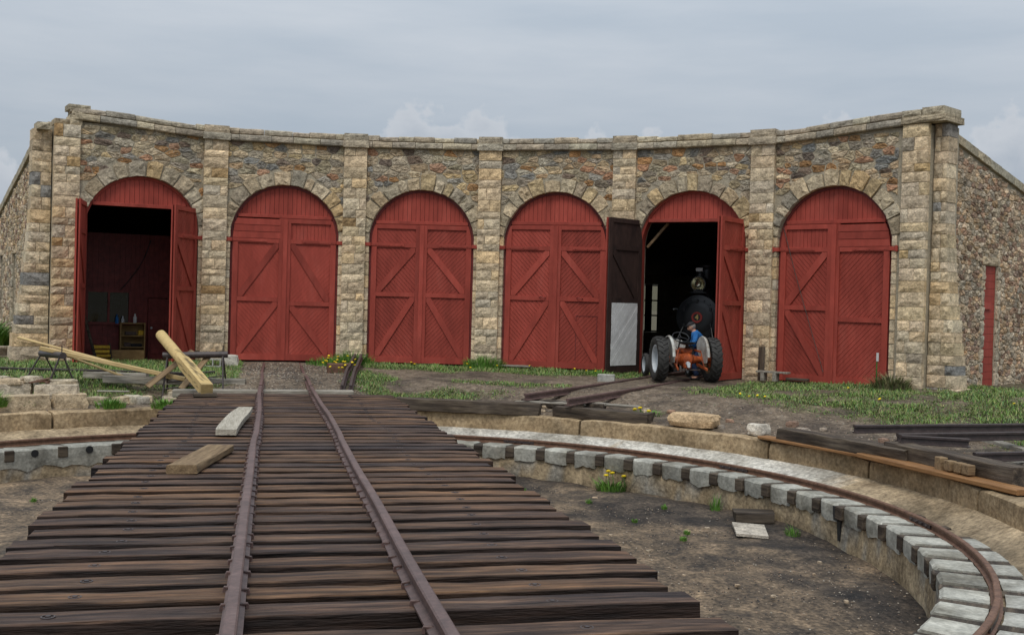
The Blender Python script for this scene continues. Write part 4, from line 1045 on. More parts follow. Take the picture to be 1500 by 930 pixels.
q = MB(); q.sweep([(a*1.2, b*1.2) for a, b in RAILP], [(9.5+.24*i, 15.2+.005*i, -.185-.012*i) for i in range(6)]); tag(q.build('rail_stub', 'dark_steel', smooth=35), 'short cut rail resting on the heavy dark beam', 'rail')
for i, (x, y_) in enumerate(((10.6, 16.5), (12.2, 16.6), (13.8, 16.7), (11.2, 15.0))):
    beam('bearer', 'grey_wood' if i % 2 else 'old_timber', (x, y_-.8, gz(x, y_-.8)+.0), (x+.15, y_+.8, gz(x+.1, y_+.8)-.01), .2, .13, ('old dark tie under the near ends of the spare rails', 'grey tie across the middle of the spare rails', 'old dark tie far along under the spare rails', 'grey tie lying between the low rail and the others')[i], 'timber', 'ties under the spare rails', rough=.015)
# in the pit
beam('pit_block', 'old_timber', (7.18, 16.05, PITZ+.11), (7.75, 15.85, PITZ+.11), .42, .16, 'charred block of timber on the pit floor by the curb', 'block', rough=.015)
q = MB(); q.prism([(0, 0), (.46, .04), (.52, .55), (.08, .58)], 0, .035, T(6.78, 15.02, PITZ-.0) @ RX(pi/2) @ Matrix.Diagonal((1, 1, -1, 1)))
q = MB(); q.add([(6.78, 15.05, 0), (7.18, 14.82, .0), (7.42, 15.48, .03), (7.0, 15.72, .03)]+[(6.78, 15.05, .04), (7.18, 14.82, .04), (7.42, 15.48, .07), (7.0, 15.72, .07)], [[0, 3, 2, 1], [4, 5, 6, 7], [0, 1, 5, 4], [1, 2, 6, 5], [2, 3, 7, 6], [3, 0, 4, 7]], (.40, .37, .32), T(0, 0, PITZ+.0))
tag(q.build('flat_slab', 'stone'), 'flat grey slab on the pit floor beside the charred block', 'stone')
for i in range(26):
    a = rnd(30, 115); r = rnd(2.8, 7.3); x, y_ = rr_(r, a); s = rnd(.03, .075)
    rock('pit_pebble', (x, y_, PITZ-.02+s*.15), (s*1.3, s, s*.7), vary((.42, .34, .25), .2), 'tan pebble lying on the dark pit floor', 'stone', 'pebbles on the pit floor', rz=rnd(0, 3))
# by the doors
q = MB(); x, y_ = 8.06, 25.75
q.box((0, 0, 0), (.42, .2, .2), T(x, y_, gz(x, y_)+.08) @ RZ(-.4), .012); tag(q.build('concrete_block', 'concrete'), 'grey concrete block on the ground under the dark door leaf', 'block')
cbk = thing('cinder_block', 'hollow cinder block lying in the grass beside the second red door', 'block', T(-1.42, 29.3, gz(-1.42, 29.3)) )
q = MB(); zc = gz(-1.42, 29.3)+.1
for c_, s_ in (((0, -.09, 0), (.4, .03, .2)), ((0, .09, 0), (.4, .03, .2)), ((-.185, 0, 0), (.03, .15, .2)), ((.185, 0, 0), (.03, .15, .2)), ((0, 0, 0), (.03, .15, .2))):
    q.box(c_, s_, T(-1.42, 29.3, zc) @ RX(pi/2))
q.build('block_body', 'concrete', cbk)
rock('pale_rock', (-1.0, 29.5, gz(-1, 29.5)+.14), (.42, .32, .32), (.5, .48, .43), 'whitish rock behind the cinder block', 'stone')
q = MB()
for s in (-1, 1): q.sweep([(a+.09*s, b) for a, b in RAILP], [(1.62+.092*i*1.0, 23.7+.8*i, gz(1.62+.092*i, 23.7+.8*i)+.05+.02*i) for i in range(9)])
q.build('guard_rails', 'dark_steel', thing('rail_pair', 'two short rails lying side by side in the grass beside the middle track', 'rail', T(2, 26.5, 0)), smooth=35)
beam('rusty_box', 'rusty_rail', (1.42, 27.7, gz(1.6, 27.7)+.11), (1.98, 27.75, gz(1.6, 27.7)+.11), .3, .24, 'small rusty iron box in the dandelions by the middle track', 'box')
M6 = bayM(4)
def m6(x, y_, z): return M6 @ Vector((x, y_, z))
beam('leaning_plank', 'old_timber', m6(-1.62, -.42, .03), m6(-1.72, -.2, .85), .2, .05, 'dark plank leaning on the pilaster beside the last closed red door', 'plank', up=(.6, .3, .2))
bn = thing('brick_trestle', 'low bench of two bricks and a board before the last closed red door', 'bench', T(*m6(-1.2, -.7, .05)))
for x in (-1.45, -1.12):
    q = MB(); q.box((x, -.6, .13), (.1, .2, .2), M6, .008); q.build('brick', 'grey_wood', bn)
q = MB(); q.box((-1.2, -.6, .255), (.85, .2, .045), M6, .006); q.build('board', 'grey_wood', bn)
beam('dark_plank', 'old_timber', m6(-.85, -.55, .11), m6(-.3, -.5, .11), .16, .06, 'small dark plank lying under the last closed red door', 'plank')
mk = thing('marker_post', 'thin green post with a white tag before the right end pilaster', 'post', T(*bayM(4.42) @ Vector((0, -.75, .1))))
q = MB(); b_ = bayM(4.42) @ Vector((0, -.75, 0)); q.tube([b_, b_+Vector((0, 0, .75))], .016, 8); q.build('stake', 'leaf', mk)
q = MB(); q.box(b_+Vector((0, -.02, .78)), (.06, .012, .2), None, .003); q.build('tag_plate', 'white_paint', mk)
rock('orange_rock', (16.1, 23.4, gz(16.1, 23.4)+.06), (.3, .24, .2), (.5, .27, .16), 'small orange stone at the foot of the right end wall', 'stone')
beam('door_plank', 'grey_wood', bayM(2) @ Vector((-2.1, -.5, .07)), bayM(2) @ Vector((-.5, -.42, .07)), .18, .05, 'grey plank lying in the tall grass at the foot of the middle pilaster', 'plank', rough=.01)
beam('left_post', 'tan_wood', bayM(-1) @ Vector((-1.5, -.12, -.1)), bayM(-1) @ Vector((-1.52, -.02, 2.85)), .09, .07, 'brown batten standing in the left jamb of the open workshop door', 'post', up=(0, 1, 0))

# ------------------------------------------------------------------ workshop behind the first door
MW = bayM(-1); FZ = -.17
def wv(x, y, z): return MW @ Vector((x, y, z))
q = MB()
for x0, x1, z0, z1 in ((-2.2, -1.11, FZ-.1, 3.5), (-1.11, .08, FZ-.1, .89), (-1.11, .08, 1.83, 3.5), (.08, .58, FZ-.1, 3.5), (.58, 1.42, 1.66, 3.5), (1.42, 2.4, FZ-.1, 3.5)):
    n_ = max(1, round((x1-x0)/.14))
    for i in range(n_): a, b = x0+(x1-x0)*i/n_, x0+(x1-x0)*(i+1)/n_; q.box(((a+b)/2, 3.05+rnd(0, .004), (z0+z1)/2), (b-a-.004, .1, z1-z0), MW)
pt = tag(q.build('partition_wall', 'dark_red'), 'dark red board partition inside the open workshop bay', 'wall')
q = MB()
for x0, x1, z0, z1 in ((-1.15, -1.07, .85, 1.87), (.04, .12, .85, 1.87), (-1.07, .04, 1.79, 1.87), (-1.07, .04, .85, .93), (-.54, -.48, .93, 1.79)): q.box(((x0+x1)/2, 2.985, (z0+z1)/2), (x1-x0-.002, .08, z1-z0-.002), MW)
wi = q.build('window_frame', 'dark_red', pt)
q = MB(); q.box((-.515, 3.03, 1.36), (1.1, .01, .86), MW); q.build('pane', 'window_glass', wi)
q = MB(); q.box((1.0, 3.0, .74), (.82, .06, 1.8), MW, .005)
for x in (.81, 1.19):
    for z0, z1 in ((.0, .62), (.72, 1.1), (1.2, 1.52)): q.box((x, 2.965, (z0+z1)/2), (.28, .02, z1-z0), MW, .006)
dr = q.build('panel_door', 'dark_red', pt)
q = MB(); q.lathe([(.0, -.04), (.03, -.035), (.035, -.015), (.02, 0), (.02, .04)], 12, T(*wv(.68, 2.93, .78)) @ RZ(pi/2+D)); q.build('door_knob', 'silver', dr, smooth=40)
cp = [wv(.62-.9*t+.15*sin(3*t), 2.98, 3.35-1.55*t) for t in [i/8 for i in range(9)]]
q = MB(); q.tube(cp, .014, 6); tag(q.build('wall_cable', 'black_paint'), 'dark cable slanting down over the red partition', 'cable')
sh = thing('shelf_unit', 'open wooden shelf unit against the red partition', 'shelf', T(*wv(.14, 2.7, FZ)))
for s in (-.2, .46):
    q = MB(); q.box((s, 2.72, .38), (.035, .3, 1.1), MW); q.build('side_panel', 'shelf_wood', sh)
q = MB(); q.box((.13, 2.875, .38), (.62, .012, 1.1), MW); q.build('back_panel', 'shelf_wood', sh)
for z in (-.1, .22, .55, .91):
    q = MB(); q.box((.13, 2.715, z), (.62, .28, .028), MW); q.build('shelf_board', 'shelf_wood', sh)
for i, (x, z, w, h, m_) in enumerate(((.36, .64, .14, .14, 'yellow'), (.08, .62, .3, .1, 'cast_iron'), (.0, .29, .18, .12, 'cast_iron'), (.25, .28, .3, .08, 'dark_cloth'), (-.1, -.03, .1, .1, 'white_paint'), (.2, -.04, .35, .1, 'cast_iron'))):
    q = MB(); q.box((x, 2.72, z), (w, .18, h), MW, .01); tag(q.build('shelf_tin', m_), ('yellow tin on the upper shelf', 'dark tool case on the upper shelf', 'small dark box on the middle shelf', 'long dark cloth roll on the middle shelf', 'white carton on the bottom shelf', 'dark iron part on the bottom shelf')[i]+' of the workshop', 'box')
q = MB(); q.box((-.06, 2.25, .0), (.94, .25, .32), MW, .01); tag(q.build('wooden_box', 'shelf_wood'), 'low brown wooden chest before the workshop shelves', 'chest')
q = MB(); q.box((-.04, 2.9, .87), (.55, .16, .04), MW); led = tag(q.build('ledge_board', 'dark_red'), 'narrow ledge board under the workshop window', 'shelf')
def bottle(x, y, z, r, h, m_, lb):
    q = MB(); q.lathe([(0, 0), (r, 0), (r, h*.62), (r*.45, h*.78), (r*.4, h), (0, h)], 14, T(*wv(x, y, z)) @ RY(-pi/2)); tag(q.build('bottle', m_, smooth=40), lb, 'bottle')
bottle(.20, 2.74, .925, .05, .26, 'glass_white', 'pale bottle standing on top of the shelf unit'); bottle(-.12, 2.9, .892, .05, .22, 'silver', 'silver can with a neck on the workshop ledge'); bottle(-.28, 2.9, .892, .045, .26, 'blue_shirt', 'blue bottle on the workshop ledge')
for i in range(4):
    q = MB(); z = FZ+.02+.12*i
    q.box((-.78+.015*sin(i*2), 1.85, z+.05), (.44, .34, .085), MW, .012); q.box((-.78+.015*sin(i*2), 1.68, z+.05), (.4, .02, .035), MW); tag(q.build('yellow_crate', 'yellow'), ('lowest', 'second lowest', 'second highest', 'topmost')[i]+' yellow crate of the stack in the workshop doorway', 'crate')
q = MB(); q.bar(wv(-.95, 1.0, FZ), wv(-1.40, 1.3, 1.55), .09, .05, .005); tag(q.build('leaning_beam', 'old_timber'), 'dark beam leaning inside the left jamb of the workshop door', 'beam')
q = MB(); q.bar(wv(-.5, 1.85, FZ), wv(-.55, 1.98, .36), .05, .03); tag(q.build('prop_stick', 'old_timber'), 'short dark stick leaning on the yellow crates', 'stick')
q = MB()
for i in range(6): q.box((-1.25+.5*i, .55, FZ+.03), (.49, 1.4, .06), MW, .004)
tag(q.build('threshold_slab', 'cast_iron'), 'worn concrete threshold of the open workshop door', 'threshold')

# ------------------------------------------------------------------ steam locomotive in the fifth bay
ML = bayM(3) @ T(-.43, 2.2, 0)
LO = thing('steam_locomotive', 'black steam locomotive with round headlight and number four plate inside the fifth bay', 'locomotive', ML @ T(0, 3, -.17))
AX = ML @ T(0, 0, 1.53) @ RZ(pi/2)                              # lathe axis x points into the building
def lo(name, q, m_, parent=None, sm=40): return q.build(name, m_, parent or LO, smooth=sm)
q = MB(); q.lathe([(0, -.03), (.56, -.03), (.60, -.01), (.635, .0), (.635, 1.5), (.60, 1.5), (.60, 5.5), (0, 5.5)], 48, AX); lo('boiler', q, 'black_paint')
q = MB(); q.lathe([(0, -.075), (.3, -.07), (.44, -.05), (.47, -.032)], 48, AX)
for i in range(16):
    a = 2*pi*i/16; q.box((-.045, .515*cos(a), .515*sin(a)), (.03, .03, .03), AX, .008)
for i in range(6): a = .5+i*pi/3; q.box((-.06, .45*cos(a), .45*sin(a)), (.03, .06, .1), AX @ RX(0), .01)
lo('smokebox_door', q, 'black_paint')
q = MB(); q.lathe([(.105, -.10), (.155, -.10), (.16, -.07), (.10, -.07), (.105, -.10)], 36, AX); np_ = lo('number_plate', q, 'signal_red')
q = MB(); q.lathe([(0, -.088), (.105, -.088)], 30, AX); lo('plate_disc', q, 'black_paint', np_)
cu_ = bpy.data.curves.new('digit', 'FONT'); cu_.body = '4'; cu_.size = .2; cu_.align_x = 'CENTER'; cu_.align_y = 'CENTER'; cu_.extrude = .006; cu_.offset = .006
tmp = bpy.data.objects.new('digit', cu_); COL.objects.link(tmp)
dg = bpy.context.evaluated_depsgraph_get(); me = bpy.data.meshes.new_from_object(tmp.evaluated_get(dg)); bpy.data.objects.remove(tmp)
me.materials.clear(); me.materials.append(MAT['gold']); link(bpy.data.objects.new('number_digit', me), np_, ML @ T(0, -.098, 1.53) @ RX(pi/2))
# headlight on its bracket
q = MB(); q.box((0, .12, 2.24), (.5, .34, .03), ML, .006)
for s in (-1, 1): q.bar(ML @ Vector((s*.2, .12, 2.23)), ML @ Vector((s*.3, .2, 2.06)), .03, .03)
lo('headlight_bracket', q, 'black_paint')
HX = ML @ T(0, 0, 2.48) @ RZ(pi/2)
q = MB(); q.lathe([(.20, -.06), (.225, -.06), (.23, .0), (.215, .34), (0, .36)], 32, HX); q.box((0, .12, 2.29), (.3, .3, .1), ML, .01)
q.lathe([(.12, 0), (.12, .1), (.06, .16), (.0, .16)], 20, ML @ T(0, .14, 2.69) @ RY(-pi/2)); hl = lo('headlight', q, 'black_paint')
q = MB(); q.lathe([(0, .12), (.08, .10), (.15, .05), (.2, -.045)], 30, HX); lo('reflector', q, 'lamp_reflector', hl)
q = MB(); q.lathe([(0, -.05), (.2, -.05), (.2, -.056), (0, -.056)], 30, HX); lo('lens', q, 'clear_glass', hl)
q = MB(); q.box((0, .02, 2.89), (.2, .04, .1), ML, .005); lo('lamp_tag', q, 'white_paint', hl)
q = MB(); q.lathe([(.21, 0), (.19, .1), (.18, .8), (.23, .86), (.23, .92), (.17, .92), (.17, .3)], 28, ML @ T(0, .8, 2.12) @ RY(-pi/2)); lo('smokestack', q, 'black_paint')
q = MB(); q.lathe([(.24, 0), (.22, .35), (.12, .5), (0, .53)], 24, ML @ T(0, 2.2, 2.05) @ RY(-pi/2)); lo('steam_dome', q, 'black_paint')
q = MB(); q.box((0, .7, .72), (.7, 1.1, .5), ML, .05); lo('cylinder_saddle', q, 'black_paint')
for s in (-1, 1):
    q = MB(); q.lathe([(0, -.02), (.27, 0), (.27, .9), (0, .92)], 24, ML @ T(s*.78, .25, .62) @ RZ(pi/2)); lo('cylinder', q, 'black_paint')
    q = MB(); q.tube([ML @ Vector((s*.72, -.02, 1.75)), ML @ Vector((s*.72, 5, 1.75))], .02, 8); lo('handrail', q, 'silver')
    q = MB(); q.tube([ML @ Vector((s*.62, -.35, .58)), ML @ Vector((s*.38, .0, 1.35))], .022, 8); lo('brace_rod', q, 'black_paint')
    for y_ in (1.9, 3.2, 4.5):
        q = MB(); q.lathe([(0, -.05), (.12, -.05), (.12, -.02), (.4, -.02), (.44, -.06), (.47, -.06), (.47, .06), (0, .06)], 28, ML @ T(s*.46, y_, .31)); lo('driving_wheel', q, 'black_paint')
q = MB(); q.box((0, -.4, .52), (1.9, .2, .3), ML, .02); lo('pilot_beam', q, 'black_paint')
for i in range(9):
    x = -.68+.17*i; q = MB(); q.bar(ML @ Vector((x, -.48, .4)), ML @ Vector((x*.55, -.95+abs(x)*.35, -.06)), .05, .05); lo('pilot_slat', q, 'black_paint')
q = MB(); q.box((0, 3.2, .8), (.8, 4.6, .2), ML); lo('frame', q, 'black_paint')
q = MB(); q.box((0, 6.3, 1.85), (2.2, 1.6, 2.3), ML, .05); lo('cab', q, 'black_paint')

# ------------------------------------------------------------------ tractor
MT = T(10.02, 25.55, ground(10.0, 25.5)+.005) @ RZ(radians(84)) @ Matrix.Scale(.95, 4)
TR = thing('farm_tractor', 'old orange and grey farm tractor seen from behind at the open door', 'tractor', MT)
def tp(name, q, m_, parent=None, sm=38): return q.build(name, m_, parent or TR, MT, smooth=sm)
def wheel(x, y, r, w, rim, name, lugs, m_rim, side):
    q = MB(); MW_ = T(x, y, r) @ RZ(pi/2); h = w/2
    q.lathe([(rim, -h*.7), (rim+.05, -h*.92), (r-.1, -h), (r-.045, -h*.92), (r-.025, -h*.6), (r-.02, 0), (r-.025, h*.6), (r-.045, h*.92), (r-.1, h), (rim+.05, h*.92), (rim, h*.7)], 40, MW_)
    if lugs:
        for i in range(22):
            for s in (-1, 1):
                a = 2*pi*(i+.5*(s > 0))/22
                ml = MW_ @ RX(a)
                q.add([(0, 0, 0)], [], M=ml)
                vs = []
                for u, da in ((0, .0), (.5, .09), (1, .2)):
                    xx = s*h*(.02+.98*u); rr = r-.0 if u < .9 else r-.03
                    for dd, rz_ in ((-.022, -.06), (-.018, 0), (.018, 0), (.022, -.06)):
                        ang_ = -da+dd/r; vs.append((xx, (rr+rz_)*sin(ang_), (rr+rz_)*cos(ang_)))
                fs = [[i_*4+j, i_*4+j+1, i_*4+5+j, i_*4+4+j] for i_ in range(2) for j in range(3)]+[[0, 1, 2, 3], [11, 10, 9, 8]]
                q.add(vs, fs, M=ml)
    wh = tp(name, q, 'rubber')
    q = MB(); q.lathe([(rim+.012, -h*.72), (rim-.03, -h*.7), (rim-.045, -h*.3), (rim-.05, h*.3), (rim-.03, h*.7), (rim+.012, h*.72)], 36, MW_); tp('rim', q, m_rim, wh)
    q = MB(); d_ = side*h*.25; q.lathe([(0, d_+side*.03), (rim*.42, d_+side*.03), (rim*.5, d_), (rim*.98, d_-side*.03)], 30, MW_); tp('disc', q, m_rim, wh)
    q = MB(); q.lathe([(0, d_+side*.12), (rim*.2, d_+side*.11), (rim*.24, d_+side*.045), (rim*.55, d_+side*.04), (rim*.57, d_+side*.015)], 24, MW_)
    for i in range(6): a = i*pi/3; q.box((d_+side*.05, rim*.4*cos(a), rim*.4*sin(a)), (.03, .03, .03), MW_, .006)
    tp('hub', q, 'tractor_orange', wh)
for s in (1, -1):
    wheel(0, s*.70, .585, .29, .36, 'rear_wheel', True, 'silver' if s > 0 else 'tan_wood', 1 if s < 0 else -1) if 0 else wheel(0, s*.70, .585, .29, .36, 'rear_wheel', True, 'silver' if s > 0 else 'tan_wood', -s)
    wheel(1.8, s*.62, .33, .13, .22, 'front_wheel', False, 'silver', -s)
    # fender: strip over the tyre and a rounded inner plate
    q = MB(); n = 14; vs = []; fs = []
    for i in range(n+1):
        a = radians(38+(172-38)*i/n); cx, cz = -cos(a)*-1, sin(a)
        rr = .60
        for y_, dr_ in ((.42, 0), (.445, .012), (.485, -.006), (.49, -.025), (.445, -.006), (.435, -.02)): vs.append(((rr+dr_)*cos(a), s*y_, .585+(rr+dr_)*sin(a)))
    for i in range(n):
        for j in range(6): fs.append([i*6+j, i*6+(j+1) % 6, i*6+6+(j+1) % 6, i*6+6+j])
    fs += [list(range(6)), list(range(n*6+5, n*6-1, -1))]
    q.add(vs, fs)
    pl = [(.595*cos(radians(a)), .585+.595*sin(radians(a))) for a in range(38, 173, 9)]+[(-.50, .52), (-.2, .48), (.15, .62), (.42, .86)]
    q.prism(pl, s*.417, s*.432)
    tp('fender', q, 'tractor_grey')
    q = MB(); q.tube([(0, s*.12, .585), (0, s*.2, .585), (0, s*.3, .585), (0, s*.56, .585)], [.16, .12, .085, .075], 16); q.tube([(0, s*.5, .585), (0, s*.56, .585)], .12, 16); tp('axle_housing', q, 'tractor_orange')
    q = MB(); q.bar((-.02, s*.3, .46), (-.72, s*.38, .36), .03, .07, .006); q.bar((-.05, s*.2, .83), (-.38, s*.3, .8), .035, .05, .006); q.bar((-.36, s*.3, .8), (-.5, s*.36, .4), .025, .025, .004); tp('lift_arm', q, 'tractor_orange')
q = MB(); q.lathe([(0, -.27), (.12, -.25), (.19, -.12), (.21, .02), (.19, .25), (.17, .5)], 24, T(0, 0, .585)); q.box((.05, 0, .8), (.42, .3, .14), None, .04); q.box((-.2, 0, .5), (.1, .22, .3), None, .03); tp('differential', q, 'tractor_orange')
q = MB(); q.lathe([(0, -.33), (.05, -.33), (.06, -.25), (0, -.24)], 14, T(0, 0, .48)); q.tube([(-.30, 0, .42), (-.36, 0, .42)], .04, 10); tp('power_shaft', q, 'silver')
q = MB(); q.box((.9, 0, .62), (1.1, .26, .36), None, .03); q.box((1.7, 0, .5), (.12, 1.14, .09), None, .02); tp('engine_block', q, 'tractor_orange')
q = MB(); sec = [(-.2, .62), (-.215, .86), (-.19, .98), (-.1, 1.05), (0, 1.065), (.1, 1.05), (.19, .98), (.215, .86), (.2, .62)]; vs = []; fs = []
for x, k_ in ((.72, .96), (.8, 1), (1.3, .98), (1.85, .95), (2.0, .85)):
    for y_, z in sec: vs.append((x, y_*k_, .6+(z-.6)*k_))
for i in range(4):
    for j in range(8): fs.append([i*9+j, i*9+j+1, i*9+10+j, i*9+9+j])
fs += [list(range(9)), list(range(36, 45))[::-1]]
q.add(vs, fs); tp('hood', q, 'tractor_grey')
for s in (-1, 1):
    q = MB(); q.box((.79, s*.09, .93), (.03, .13, .15), None, .01); tp('dash_panel', q, 'signal_red')
q = MB(); q.lathe([(0, .02), (.1, .0), (.2, .03), (.225, .075), (.2, .075), (.1, .035)], 24, T(-.12, 0, .96) @ RY(-pi/2)); tp('seat', q, 'black_paint')
q = MB(); q.bar((-.15, 0, .96), (.15, 0, .72), .06, .02); tp('seat_spring', q, 'dark_steel')
q = MB(); cen = Vector((.52, 0, 1.14)); nx_ = Vector((-.55, 0, .83)).normalized(); ux = Vector((0, 1, 0)); vx = nx_.cross(ux)
q.tube([cen+(ux*cos(2*pi*i/24)+vx*sin(2*pi*i/24))*.22 for i in range(25)], .014, 8)
for i in range(3): a = i*2*pi/3+.5; q.tube([cen, cen+(ux*cos(a)+vx*sin(a))*.22], .009, 6)
q.tube([cen, cen-nx_*.35], .02, 8); tp('steering_wheel', q, 'black_paint')
q = MB(); q.tube([(1.2, .2, 1.0), (1.2, .26, 1.02), (1.0, .27, .55), (.3, .25, .36), (-.3, .22, .33)], .022, 8); tp('exhaust_pipe', q, 'cast_iron')
q = MB(); q.tube([(.2, -.1, .8), (.1, -.16, .95), (-.05, -.18, .9), (-.1, -.15, .75)], .012, 6); q.tube([(.25, .12, .78), (.18, .2, .9), (.0, .2, .82)], .01, 6); tp('hose', q, 'rubber')
q = MB(); q.bar((-.2, -.35, .32), (-.2, .35, .32), .05, .03, .005); tp('drawbar', q, 'cast_iron')

# ------------------------------------------------------------------ the man beside the tractor
def skin(name, verts, edges, rad, m_, parent, M, lev=2):
    me = bpy.data.meshes.new(name); me.from_pydata(verts, edges, []); o = bpy.data.objects.new(name, me); COL.objects.link(o)
    md = o.modifiers.new('skin', 'SKIN'); md.use_smooth_shade = True
    for i, v in enumerate(me.skin_vertices[0].data):
        r_ = rad[i]; v.radius = r_ if isinstance(r_, tuple) else (r_, r_); v.use_root = (i == 0)
    sb = o.modifiers.new('sub', 'SUBSURF'); sb.levels = lev; sb.render_levels = lev
    dg = bpy.context.evaluated_depsgraph_get(); dg.update(); m2 = bpy.data.meshes.new_from_object(o.evaluated_get(dg)); bpy.data.objects.remove(o)
    m2.name = name; m2.materials.clear(); m2.materials.append(MAT[m_]); m2.polygons.foreach_set('use_smooth', [True]*len(m2.polygons))
    at = m2.attributes.new('Col', 'FLOAT_COLOR', 'POINT'); at.data.foreach_set('color', [1.0]*(4*len(m2.vertices)))
    return link(bpy.data.objects.new(name, m2), parent, M)
wp = MT @ Vector((.85, -.56, 0)); MP = T(wp.x, wp.y, ground(wp.x, wp.y)+.01) @ RZ(radians(163))     # x forward = towards the left of the picture
PE = thing('person', 'man in a blue shirt, jeans and dark cap stooping beside the tractor', 'person', MP)
V = [(-.10, 0, .74), (-.06, 0, .88), (.0, 0, 1.02), (.05, 0, 1.14), (.10, 0, 1.22), (.13, 0, 1.28)]      # pelvis .. neck
E_ = [(0, 1), (1, 2), (2, 3), (3, 4), (4, 5)]; Rr = [(.13, .16), (.115, .15), (.12, .165), (.11, .16), (.06, .065), (.052, .055)]
def limb(par, pts, rs):
    for p_, r_ in zip(pts, rs): V.append(p_); Rr.append(r_); E_.append((par, len(V)-1)); par = len(V)-1
    return par
ends = {}
for s in (1, -1):
    hnd = limb(3, [(.06, s*.19, 1.15), (.09, s*.23, .99), (.14, s*.24, .9), (.26, s*.2, .88), (.36, s*.15, .9), (.40, s*.14, .9)], [.062, .05, .044, .04, .03, (.022, .038)])
    base_ = Vector(V[hnd]); ends[s] = base_
    limb(0, [(-.07, s*.1, .70), (.02, s*.115, .56), (.12, s*.12, .43), (.06, s*.12, .26), (.0, s*.12, .09), (.05, s*.125, .045), (.15, s*.135, .035)], [.1, .085, .066, .058, .045, (.05, .04), (.032, .045)])
bd = skin('body', V, E_, Rr, 'skin', PE, MP)
hands = []
for s in (1, -1):                                                # five fingers, rooted in the palm
    for i, (dy, L_, z_) in enumerate(((-.03, .05, 0), (-.011, .062, 0), (.009, .058, 0), (.028, .045, 0), (-.045*1, .04, -.01))):
        b_ = ends[s]; th = i == 4
        p0 = b_+Vector((.01 if not th else -.02, s*dy, 0)); p1 = p0+Vector((L_*.55, s*dy*.25, .008 if not th else -.012)); p2 = p1+Vector((L_*.35, 0, -.022)); p3 = p2+Vector((.006, 0, -.022))
        fv = [tuple(p0), tuple(p1), tuple(p2), tuple(p3)]; skin('finger', fv, [(0, 1), (1, 2), (2, 3)], [.010, .0095, .009, .008], 'skin', bd, MP, 1)
sv = V[:5]; se = E_[:4]; sr = [(.155, .185), (.14, .175), (.145, .19), (.132, .18), (.078, .085)]
for s in (1, -1):
    b0 = 3
    for p_, r_ in zip([(.06, s*.19, 1.15), (.09, s*.23, .99), (.14, s*.24, .9), (.25, s*.2, .882)], [.085, .07, .062, .05]): sv.append(p_); sr.append(r_); se.append((b0, len(sv)-1)); b0 = len(sv)-1
skin('shirt', sv, se, sr, 'blue_shirt', PE, MP)
tv = [(-.10, 0, .75)]; te = []; tr_ = [(.145, .175)]
for s in (1, -1):
    b0 = 0
    for p_, r_ in zip([(-.07, s*.1, .70), (.02, s*.115, .56), (.12, s*.12, .43), (.06, s*.12, .26), (.0, s*.12, .08)], [.115, .1, .082, .075, .068]): tv.append(p_); tr_.append(r_); te.append((b0, len(tv)-1)); b0 = len(tv)-1
skin('trousers', tv, te, tr_, 'jeans', PE, MP)
def headpart(name, m_, fn, sub=3, parent=PE):
    bm = bmesh.new(); bmesh.ops.create_icosphere(bm, subdivisions=sub, radius=1); q = MB()
    for v in bm.verts: q.v.append(Vector(fn(v.co))); q.c.append((1, 1, 1))
    q.f = [[v.index for v in f.verts] for f in bm.faces]; bm.free(); return q.build(name, m_, parent, MP @ T(.165, 0, 1.335) @ RY(.35), smooth=True, local=True)
def headfn(p):
    x, y_, z = p.x*.098, p.y*.076, p.z*.118
    if p.x > .3:
        x += .012*smooth(.3, .9, p.x)*(1 if abs(p.y) < .25 and -.35 < p.z < .15 else 0)*1.6
        if abs(p.z-.1) < .16 and .2 < abs(p.y) < .62: x -= .008
        if -.62 < p.z < -.45 and abs(p.y) < .4: x -= .005
    if p.z < -.2: y_ *= 1-.28*(-p.z-.2); x += .012*max(0, p.x)
    return (x, y_, z)
hd = headpart('head', 'skin', headfn)
for s in (1, -1):
    headpart('ear', 'skin', lambda p, s=s: (-.005+p.x*.018, s*.078+p.y*.01, -.005+p.z*.03), 2, hd)
    headpart('eye', 'dark_cloth', lambda p, s=s: (.086+p.x*.006, s*.03+p.y*.01, .014+p.z*.006), 2, hd)
headpart('mouth', 'signal_red', lambda p: (.088+p.x*.005, p.y*.022, -.062+p.z*.005), 2, hd)
headpart('hair', 'hair', lambda p: (-.012+p.x*.096, p.y*.082, .012+p.z*.1) if p.x < .25 else (.012+p.x*.02, p.y*.08, .012+p.z*.1), 3, hd)
headpart('cap', 'dark_cloth', lambda p: (p.x*.106+(.075*max(0, p.x)*(1 if p.z < .25 else 0)), p.y*.088, .052+max(0, p.z)*.085), 3, hd)
for s in (1, -1):
    q = MB(); q.box((.06, s*.125, .03), (.27, .095, .07), None, .03); q.build('boot', 'dark_cloth', PE, MP, smooth=40)

